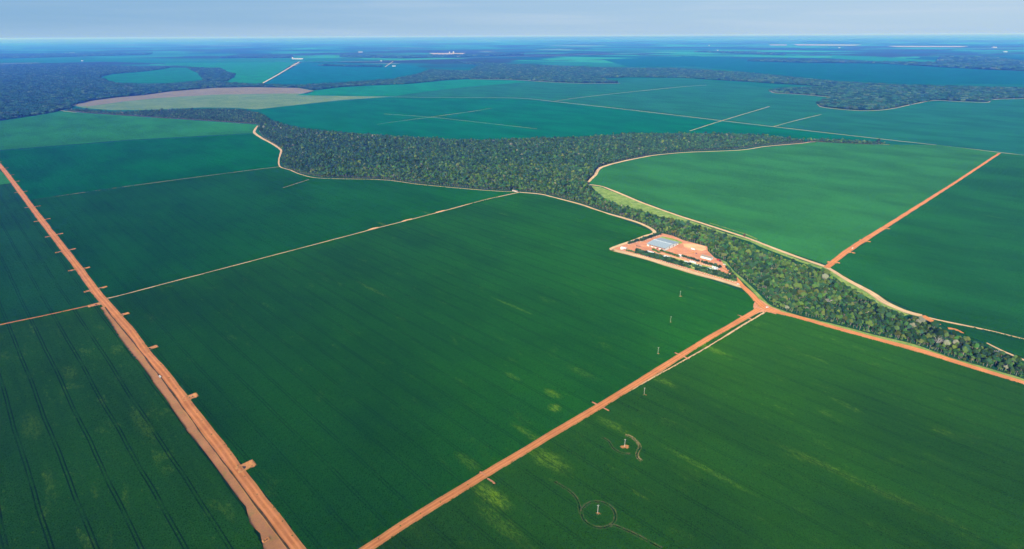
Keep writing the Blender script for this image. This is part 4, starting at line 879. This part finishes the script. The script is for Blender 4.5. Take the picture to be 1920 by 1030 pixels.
def double_track(pts, mat, lab, gap=1.35, w_=.8, close=False):
    for s_ in (-1, 1): ribbon('tractor_track', None, w_, 1.25, mat, lab, 'track', .35, 2.0, pts=pts, off=s_ * gap)
cx, cy = g(1122, 966); ring = [(cx + 15.2 * cos(2 * pi * k / 28), cy + 15.2 * sin(2 * pi * k / 28)) for k in range(29)]
double_track(ring, rut, 'round wheel track circling the nearest utility pole')
lead = [g(*p) for p in [(1040, 905), (1066, 921), (1080, 935), (1086, 950), (1088, 965)]]; double_track(lead, rut, 'curved wheel track leading into the round track')
lead = [g(*p) for p in [(1130, 991), (1150, 987), (1172, 995), (1200, 1008), (1240, 1030)]]; double_track(lead, rut, 'curved wheel track leaving the round track')
double_track([g(*p) for p in [(1172, 817), (1182, 820), (1191, 827), (1199, 837), (1199, 843), (1195, 851), (1196, 860), (1204, 866)]], rut2, 'pale S-shaped wheel track beside a utility pole', w_=1.2)
double_track([g(*p) for p in [(1128, 821), (1141, 829), (1150, 842), (1165, 851), (1182, 853)]], rut, 'faint wheel track curving round the second utility pole')

# ------------------------------------------------------------------ runoff basins and earth ridges along the roads
def basin_mesh(L_, W_, seed):
    rr = random.Random(seed); nx, ny = 18, 11; v = []; f = []
    for j in range(ny):
        for i in range(nx):
            u = i / (nx - 1) * 2 - 1; w_ = j / (ny - 1) * 2 - 1
            e = max(abs(u), abs(w_)); x = u * L_ / 2 * (1 + rr.uniform(-.03, .03)); y = w_ * W_ / 2 * (1 + rr.uniform(-.05, .05))
            z = 0 if e > .97 else (.95 if .62 < e <= .97 else .12 + .25 * max(0, u))
            if u < -.5 and abs(w_) < .35: z = min(z, .15)
            if e <= .97: z += rr.uniform(-.08, .08)
            v.append((x, y, max(z, 0)))
    for j in range(ny - 1):
        for i in range(nx - 1): a = j * nx + i; f.append((a, a + 1, a + nx + 1, a + nx))
    return v, f
def basin(px, py, dirv, L_, W_, label, group, seed, name='runoff_basin', pud=True):
    x, y = g(px, py); rz = math.atan2(dirv[1], dirv[0]); v, f = basin_mesh(L_, W_, seed)
    o = mesh_obj(name, v, f, M('soil')); o.location = (x, y, Z2); o.rotation_euler = (0, 0, rz); tag(o, label, 'earth basin', group)
    pp = [Vector((x, y)) + Vector((dirv[0], dirv[1])) * a + Vector((-dirv[1], dirv[0])) * b for a, b in ((-L_ / 2 - 2, -W_ / 2), (L_ / 2, -W_ / 2), (L_ / 2, W_ / 2), (-L_ / 2 - 2, W_ / 2))]
    mark_poly([tuple(p) for p in pp])
    b = MB(); rr = random.Random(seed)
    k = 10; b.poly([(-L_ * .15 + L_ * .14 * rr.uniform(.7, 1.2) * cos(2 * pi * i / k), W_ * .2 * rr.uniform(.7, 1.2) * sin(2 * pi * i / k), .42) for i in range(k)])
    b.build('puddle', M('mud'), o); return o
e2 = (E2.x, E2.y); e2n = (-E2.x, -E2.y); e1 = (E1.x, E1.y); e1n = (-E1.x, -E1.y)
rb = [(461, 876, 14, 9), (357, 746, 13, 8), (284, 654, 12.5, 7), (232, 591, 12, 6.5), (192, 541, 12, 6), (161, 504, 11, 5.5), (135, 469, 11, 5), (112, 440, 11, 5), (89, 412, 10, 4.5), (71, 388, 10, 4.5), (47, 360, 9, 4.5), (33, 341, 9, 4.5), (23, 329, 9, 4.5), (13, 316, 9, 4.5), (3, 304, 9, 4.5)]
for i, (px, py, L_, W_) in enumerate(rb): basin(px, py, e2, L_ * 1.35, W_ * 1.4, '%s earth runoff basin from the bottom, on the right side of the long left road' % nth(i), 'runoff basins on the right side of the left road', i)
lb_ = [(177, 573, 13, 8), (166, 547, 11, 6), (136, 508, 11, 5.5), (111, 474, 10, 5), (91, 445, 10, 5), (70, 416, 10, 4.5), (52, 390, 10, 4.5), (32, 362, 9, 4.5)]
for i, (px, py, L_, W_) in enumerate(lb_): basin(px, py, e2n, L_ * 1.3, W_ * 1.4, '%s earth runoff basin from the bottom, on the left side of the long left road' % nth(i), 'runoff basins on the left side of the left road', 40 + i)
for i, (px, py, s_) in enumerate([(1556, 493, 0), (1569, 493.5, 1), (1588, 472.5, 0), (1598, 475, 1), (1616, 451.5, 0), (1627, 454, 1), (1653.5, 429.5, 0), (1664, 430, 1)]):
    basin(px, py, e1 if s_ else e1n, 10, 7, '%s small earth basin from the wood, %s side of the right-hand red road' % (nth(i // 2), 'right' if s_ else 'left'), 'runoff basins of the right-hand red road', 70 + i)
basin(499, 1014, e2n, 6, 3.5, 'small earth basin at the bottom end of the brown verge', None, 90)
def ridge(px, py, L_, W_, label, seed):
    x, y = g(px, py); rr = random.Random(seed); v = []; f = []; n = 16
    for i in range(n):
        u = i / (n - 1) * 2 - 1; q = math.sqrt(max(0, 1 - u ** 4)); h = .9 * q * rr.uniform(.85, 1.1)
        for a, zz in ((-1, 0), (-.5, .75), (0, 1), (.5, .75), (1, 0)): v.append((u * L_ / 2, a * W_ / 2 * q + rr.uniform(-.08, .08), zz * h))
    for i in range(n - 1):
        for k in range(4): a = i * 5 + k; f.append((a, a + 5, a + 6, a + 1))
    o = mesh_obj('earth_ridge', v, f, M('yard'), smooth=True); o.location = (x, y, Z2); o.rotation_euler = (0, 0, ROW + rr.uniform(-.06, .06)); tag(o, label, 'earth ridge', 'earth ridges across the edges of the lower straight road')
    mark_line([Vector((x, y)) - Vector(e1) * L_ / 2, Vector((x, y)) + Vector(e1) * L_ / 2], W_)
for i, (px, py, L_) in enumerate([(906, 890, 9), (921, 903, 10), (1116, 758, 9.5), (1135, 768, 10), (1271, 665, 10), (1286, 671.5, 10), (1388, 593.5, 10), (1404, 598, 11)]):
    ridge(px, py, L_ * 1.1, 2.8, '%s earth ridge from the bottom, %s side of the lower straight road' % (nth(i // 2), 'right' if i % 2 else 'left'), i)

# ------------------------------------------------------------------ planted trees round the farm
def planted(kind, seed, R_, h0, h1, tint, paintband, tr_=.16):
    fm_ = foliage_mat('%s leaves' % kind, tint); out = []
    for k in range(3):
        cm = mkmesh(crown_mb(R_, h0, h1, seed + k, 6, 170, .5, .95), 'crown', fm_); tm = mkmesh(trunk_mb(h1 * .8, tr_, seed + k, R_, 3), 'trunk', M('darkbark'))
        pm = None
        if paintband:
            b = MB(); b.tube([(0, 0, 0), (0, 0, 1.5)], [tr_ * 2.1, tr_ * 1.9], 8); pm = mkmesh(b, 'painted_band', M('lime'))
        out.append((cm, tm, pm))
    return out
def put(name, meshes, x, y, z, s, rz, label, cat, group):
    r = empty(name, (x, y, z), rz); r.scale = (s, s, s); tag(r, label, cat, group)
    for nm_, me in zip(('crown', 'trunk', 'painted_band'), meshes):
        if me: o = bpy.data.objects.new(nm_, me); COL.objects.link(o); o.parent = r
    return r
def row(kind, name, meshes, p0, p1, sp, fmt, group, cat='tree', jit=.5, s=(.85, 1.15), off=0.0, gaps=(), z=GZ):
    a = Vector(g(*p0)); b = Vector(g(*p1)); d = (b - a); n = int(d.length / sp) + 1; u = d.normalized(); q = Vector((-u.y, u.x)); rr = random.Random(hash(kind) % 1000 if False else len(group)); k = 0
    for i in range(n):
        p = a + u * (i * sp + rr.uniform(-jit, jit)) + q * (off + rr.uniform(-jit, jit)); px = proj(p.x, p.y)[0]
        if any(g0 < px < g1 for g0, g1 in gaps): continue
        put(name, rr.choice(meshes), p.x, p.y, z, rr.uniform(*s), rr.uniform(0, 6.28), fmt % nth(k), cat, group); k += 1
lime = planted('whitewashed tree', 300, 3.3, 1.7, 7.6, (0.030, 0.078, 0.026), True)
row('a', 'garden_tree', lime, (1192, 477.5), (1379, 530.5), 4.4, '%s dark green tree from the left in the row with whitewashed trunks', 'front row of trees with whitewashed trunks', s=(.95, 1.25), gaps=((1293, 1299.5),))
row('b', 'garden_tree', lime, (1193, 473.5), (1381, 526.0), 4.4, '%s dark green tree from the left in the second row behind the whitewashed trees', 'second row of trees behind the whitewashed ones', s=(1.0, 1.3), gaps=((1293, 1299.5),))
dk_ = planted('yard tree', 320, 3.2, 1.8, 7.2, (0.024, 0.062, 0.026), True)
row('c', 'garden_tree', dk_, (1178.5, 460), (1198, 453.6), 4.2, '%s dark tree from the left in the short row at the left yard edge', 'short row of dark trees at the left yard edge')
row('d', 'garden_tree', dk_, (1201.5, 454.5), (1238, 441.5), 3.8, '%s dark tree from the left in the long row at the upper left yard edge', 'long row of dark trees at the upper left yard edge', s=(1, 1.3))
hd = planted('clipped hedge', 340, 2.9, .3, 4.2, (0.055, 0.110, 0.028), False)
row('e', 'hedge_shrub', hd, (1224, 470), (1236.5, 476), 2.6, '%s shrub from the left in the short hedge before the warehouse', 'shrubs of the short hedge before the warehouse', 'shrub', .2)
row('f', 'hedge_shrub', hd, (1239.5, 472.2), (1273, 483.2), 2.6, '%s shrub from the left in the long clipped hedge before the warehouse', 'shrubs of the long clipped hedge', 'shrub', .2, (1.0, 1.2))
row('g', 'garden_tree', dk_, (1279, 483.5), (1310, 494.0), 4.6, '%s dark round tree from the left between the tan lane and the yard', 'dark round trees between lane and yard', s=(.85, 1.2))
row('h', 'garden_tree', dk_, (1317, 495.5), (1349, 506.0), 4.4, '%s dark tree from the left along the lower right yard edge', 'dark trees along the lower right yard edge', s=(.9, 1.35))
for i, (px, py, s_) in enumerate([(1175, 471.5, .8), (1179, 472.5, 1.0), (1183.5, 473.5, 1.0), (1187, 474.5, .8)]):
    x, y = g(px, py); put('hedge_shrub', hd[i % 3], x, y, GZ, s_ * 1.1, i, '%s green bush from the left beside the white open shed' % nth(i), 'shrub', 'bushes beside the white open shed')
for i, (px, py, s_) in enumerate([(1362, 506, 1.1), (1366, 510, 1.25), (1368, 515, 1.2), (1372, 519, 1.1), (1375, 523, 1.0)]):
    x, y = g(px, py); put('garden_tree', dk_[i % 3], x, y, GZ, s_, i, '%s dark tree from the top in the clump beside the farm entrance' % nth(i), 'tree', 'clump of trees beside the farm entrance')
x, y = g(1395, 446); put('lone_tree', planted('reddish tree', 360, 3.0, 2.2, 7, (0.10, 0.05, 0.04), False)[0], x, y, Z2, 1.2, .4, 'lone dark reddish tree on the field side of the sandy road', 'tree', None)
bigs = planted('yellow crown', 380, 6.5, 5, 14.5, (0.13, 0.15, 0.04), False, .4)
for px, py, s_, lb in [(1262, 443, 1.0, 'big yellowish-crowned tree at the wood edge behind the warehouse'), (1356, 487, .9, 'big yellow-green tree at the wood edge right of the harvester'), (1500, 560, 1.05, 'big yellowish tree rising in the middle of the wooded strip')]:
    x, y = g(px, py); put('forest_tree', bigs[0], x, y, Z1, s_, 1.0, lb, 'tree', None)
def bare_tree(px, py, h, label, seed):
    x, y = g(px, py); rr = random.Random(seed); r = empty('bare_tree', (x, y, Z1)); tag(r, label, 'tree')
    b = MB(); b.tube([(0, 0, -.2), (.2, .1, h * .35), (.3, 0, h * .6)], [.45, .35, .22], 7); b.build('trunk', M('palebark'), r)
    c = MB()
    for k in range(26):
        a = rr.uniform(0, 6.28); z0 = h * rr.uniform(.3, .6); q = h * rr.uniform(.2, .5); zt = z0 + h * rr.uniform(.2, .5)
        m1 = (q * .45 * cos(a), q * .45 * sin(a), (z0 + zt) / 2 + .3); e_ = (q * cos(a), q * sin(a), zt); c.tube([(0.2, 0, z0), m1, e_], [.2, .13, .06], 4)
        for j in range(5):
            a2 = a + rr.uniform(-1, 1); c.tube([m1 if j % 2 else e_, (e_[0] + 1.3 * cos(a2), e_[1] + 1.3 * sin(a2), e_[2] + rr.uniform(.3, 1.4))], [.08, .04], 3)
    c.build('branches', M('palebark'), r)
bare_tree(1755, 651, 13, 'tall grey leafless tree standing in the lower part of the wooded strip', 1)
bare_tree(1868, 668, 7, 'pale leafless tree on the far edge of the strip near the right side', 2)
bare_tree(1552, 574, 12, 'grey leafless tree in the middle of the wooded strip', 3)

# ------------------------------------------------------------------ far buildings
fm1 = paint('pale far wall', (0.40, 0.39, 0.38), 0.6, 0, .02)  # one even pale grey for the far sheds and silo shells
def far_shed(px0, px1, py, h, depth, label, silo=None):
    a = Vector(g(px0, py)); b = Vector(g(px1, py)); c = (a + b) / 2; L_ = (b - a).length; rz = math.atan2(b.y - a.y, b.x - a.x)
    o = empty('farm_shed', (c.x, c.y, 2.6), rz); tag(o, label, 'shed')
    w_ = MB(); w_.prism([(-depth / 2, 0), (depth / 2, 0), (depth / 2, h), (0, h * 1.35), (-depth / 2, h)], -L_ / 2, L_ / 2, 'x'); w_.build('wall', fm1, o)
    r_ = MB(); r_.prism([(-depth / 2 - 1, h - .3), (0, h * 1.35 + .1), (depth / 2 + 1, h - .3), (depth / 2 + 1, h + .3), (0, h * 1.35 + .8), (-depth / 2 - 1, h + .3)], -L_ / 2 - 1, L_ / 2 + 1, 'x'); r_.build('roof', fm1, o)
    for k in range(4): MB().box(-L_ * .4 + k * L_ * .26 - L_ * .03, -depth / 2 - .4, .1, -L_ * .4 + k * L_ * .26 + L_ * .03, -depth / 2 - .05, h * .7).build('door', M('blue'), o)
    return o
far_shed(551, 568.5, 111.6, 13, 45, 'very long white shed at the end of the pale diagonal road')
def silo(px, py, r, h, label):
    x, y = g(px, py); o = empty('grain_silo', (x, y, 2.6)); tag(o, label, 'silo')
    b = MB(); b.tube([(0, 0, 0), (0, 0, h)], r, 20); b.build('shell', fm1, o)
    b = MB(); b.tube([(0, 0, h + .05), (0, 0, h + r * .6)], [r * 1.03, r * .1], 20); b.build('cone_roof', M('whiteroof'), o)
silo(549, 111.6, 14, 30, 'white silo tower at the left end of the long far shed')
silo(843, 99.6, 15, 20, 'left of the two far white silos near the horizon'); silo(850.5, 99.8, 19, 25, 'right of the two far white silos near the horizon')
for px0, px1, py, h, dp, lb in [(672, 680, 98.6, 12, 40, 'small pale far shed above the middle of the upper left fields'), (153.5, 156, 115.2, 10, 25, 'tiny white far shed in the left forest margin'),
     (745, 749, 108.2, 12, 30, 'tiny white far shed left of the silos'), (775.5, 778.5, 108.8, 11, 30, 'tiny white far shed midway to the silos'), (857, 860, 107.2, 11, 30, 'tiny white far shed below the silos'),
     (714, 716.5, 115.5, 10, 25, 'tiny white far shed beside the short pale road'), (736, 742, 125.2, 8, 25, 'low pinkish far shed near the forest edge'),
     (1344, 1347, 95.2, 12, 40, 'tiny white far shed right of centre under the horizon'), (1328, 1331, 86.2, 16, 50, 'faint tiny far shed nearest the horizon'), (1572, 1575, 90.4, 14, 50, 'tiny white far shed beneath the pale pink strip'),
     (1860, 1868, 89.8, 16, 90, 'bright white far shed near the horizon at the right'), (1881, 1888, 98.2, 12, 40, 'pale far shed near the right edge')]:
    far_shed(px0, px1, py, h, dp, lb)


# ------------------------------------------------------------------ the crop itself: leafy tufts over every near field
def leaf_patch(size, seed, mat, lai=3.8, hgt=1.5, leaf=0.42):
    r = np.random.default_rng(seed); n = int(lai * size * size / (leaf * leaf * 2.0))
    c = np.stack([r.uniform(-size / 2, size / 2, n), r.uniform(-size / 2, size / 2, n), r.uniform(0.1, 1, n) ** 0.7 * hgt], 1)
    d = r.normal(0, 1, (n, 3)); d[:, 2] = np.abs(d[:, 2]) * .8 + 0.12; d /= np.linalg.norm(d, axis=1)[:, None]
    t = np.cross(d, r.normal(0, 1, (n, 3))); t /= np.linalg.norm(t, axis=1)[:, None]; u = np.cross(d, t)
    s = leaf * r.uniform(.7, 1.3, n)[:, None]
    V = np.stack([c - t * s, c - u * s * .7, c + t * s, c + u * s * .7], 1).reshape(-1, 3)
    me = bpy.data.meshes.new('crop_patch'); me.from_pydata([tuple(v) for v in V], [], [(4 * i, 4 * i + 1, 4 * i + 2, 4 * i + 3) for i in range(n)]); me.materials.append(mat); return me
def crop_cover(px, mat, big, label):
    pts = [g(*p) for p in px]; ca, sa = cos(ROW), sin(ROW)
    L2 = [(x * ca + y * sa, -x * sa + y * ca) for x, y in pts]       # in row-aligned axes
    a = np.array(L2); x0, y0 = a.min(0); x1, y1 = a.max(0)
    X, Y = np.meshgrid(np.arange(x0, x1, big) + big / 2, np.arange(y0, y1, big) + big / 2); C = np.stack([X.ravel(), Y.ravel()], 1)
    out = []
    for lev, sz in enumerate((big, big / 2, big / 4, big / 8)):
        W = np.stack([C[:, 0] * ca - C[:, 1] * sa, C[:, 0] * sa + C[:, 1] * ca], 1)
        fmk = frame_mask(W, 0, 40); C = C[fmk]
        ok = np.ones(len(C), bool)
        for dx, dy in ((-1, -1), (1, -1), (1, 1), (-1, 1)): ok &= inside(C + np.array([dx, dy]) * sz * .42, L2)
        h = sz * .36
        def ii(v, o, mxx): return np.clip(((v - o) / MC).astype(int), 0, mxx)
        i0 = ii(W[fmk][:, 1] - h, MY0, MASK.shape[0]); i1 = ii(W[fmk][:, 1] + h, MY0, MASK.shape[0] - 1) + 1; j0 = ii(W[fmk][:, 0] - h, MX0, MASK.shape[1]); j1 = ii(W[fmk][:, 0] + h, MX0, MASK.shape[1] - 1) + 1
        ok &= (INTG[i1, j1] - INTG[i0, j1] - INTG[i1, j0] + INTG[i0, j0]) <= (0 if lev < 3 else 1)
        K = C[ok]; out.append(np.c_[K[:, 0] * ca - K[:, 1] * sa, K[:, 0] * sa + K[:, 1] * ca, np.full(len(K), Z1), np.full(len(K), lev)])
        C = C[~ok]; C = np.concatenate([C + np.array(o) * sz / 4 for o in ((-1, -1), (1, -1), (1, 1), (-1, 1))]) if len(C) else C
    A = np.concatenate(out); k = len(A); print('crop', label[:30], k)
    cl = bpy.data.collections.new('crop kinds'); f = big / 10.0
    for i, sz in enumerate((big, big / 2, big / 4, big / 8)):
        for q in range(2): cl.objects.link(bpy.data.objects.new('patch_%d_%d' % (i, q), leaf_patch(sz, 7 * i + q, mat, hgt=1.3 * f ** .1, leaf=.42 * f)))
    scatter('crop', A[:, :3], np.ones((k, 3)), ROW + rng.integers(0, 4, k) * pi / 2, A[:, 3].astype(int) * 2 + rng.integers(0, 2, k), cl, label, 'crop')
INTG = np.zeros((MASK.shape[0] + 1, MASK.shape[1] + 1), np.int64); INTG[1:, 1:] = MASK.astype(np.int64).cumsum(0).cumsum(1)
near_names = {'lower left': 10, 'left wedge': 12, 'light wedge': 16, 'middle left': 18, 'centre left': 14, 'centre': 10, 'lower right': 10, 'right of wood': 16, 'far right': 14, 'right sliver': 12, 'top left': 24}
for nm, px, mt, lb in fields:
    if nm in near_names: crop_cover(px, mt, near_names[nm], 'leafy plants of the ' + lb)
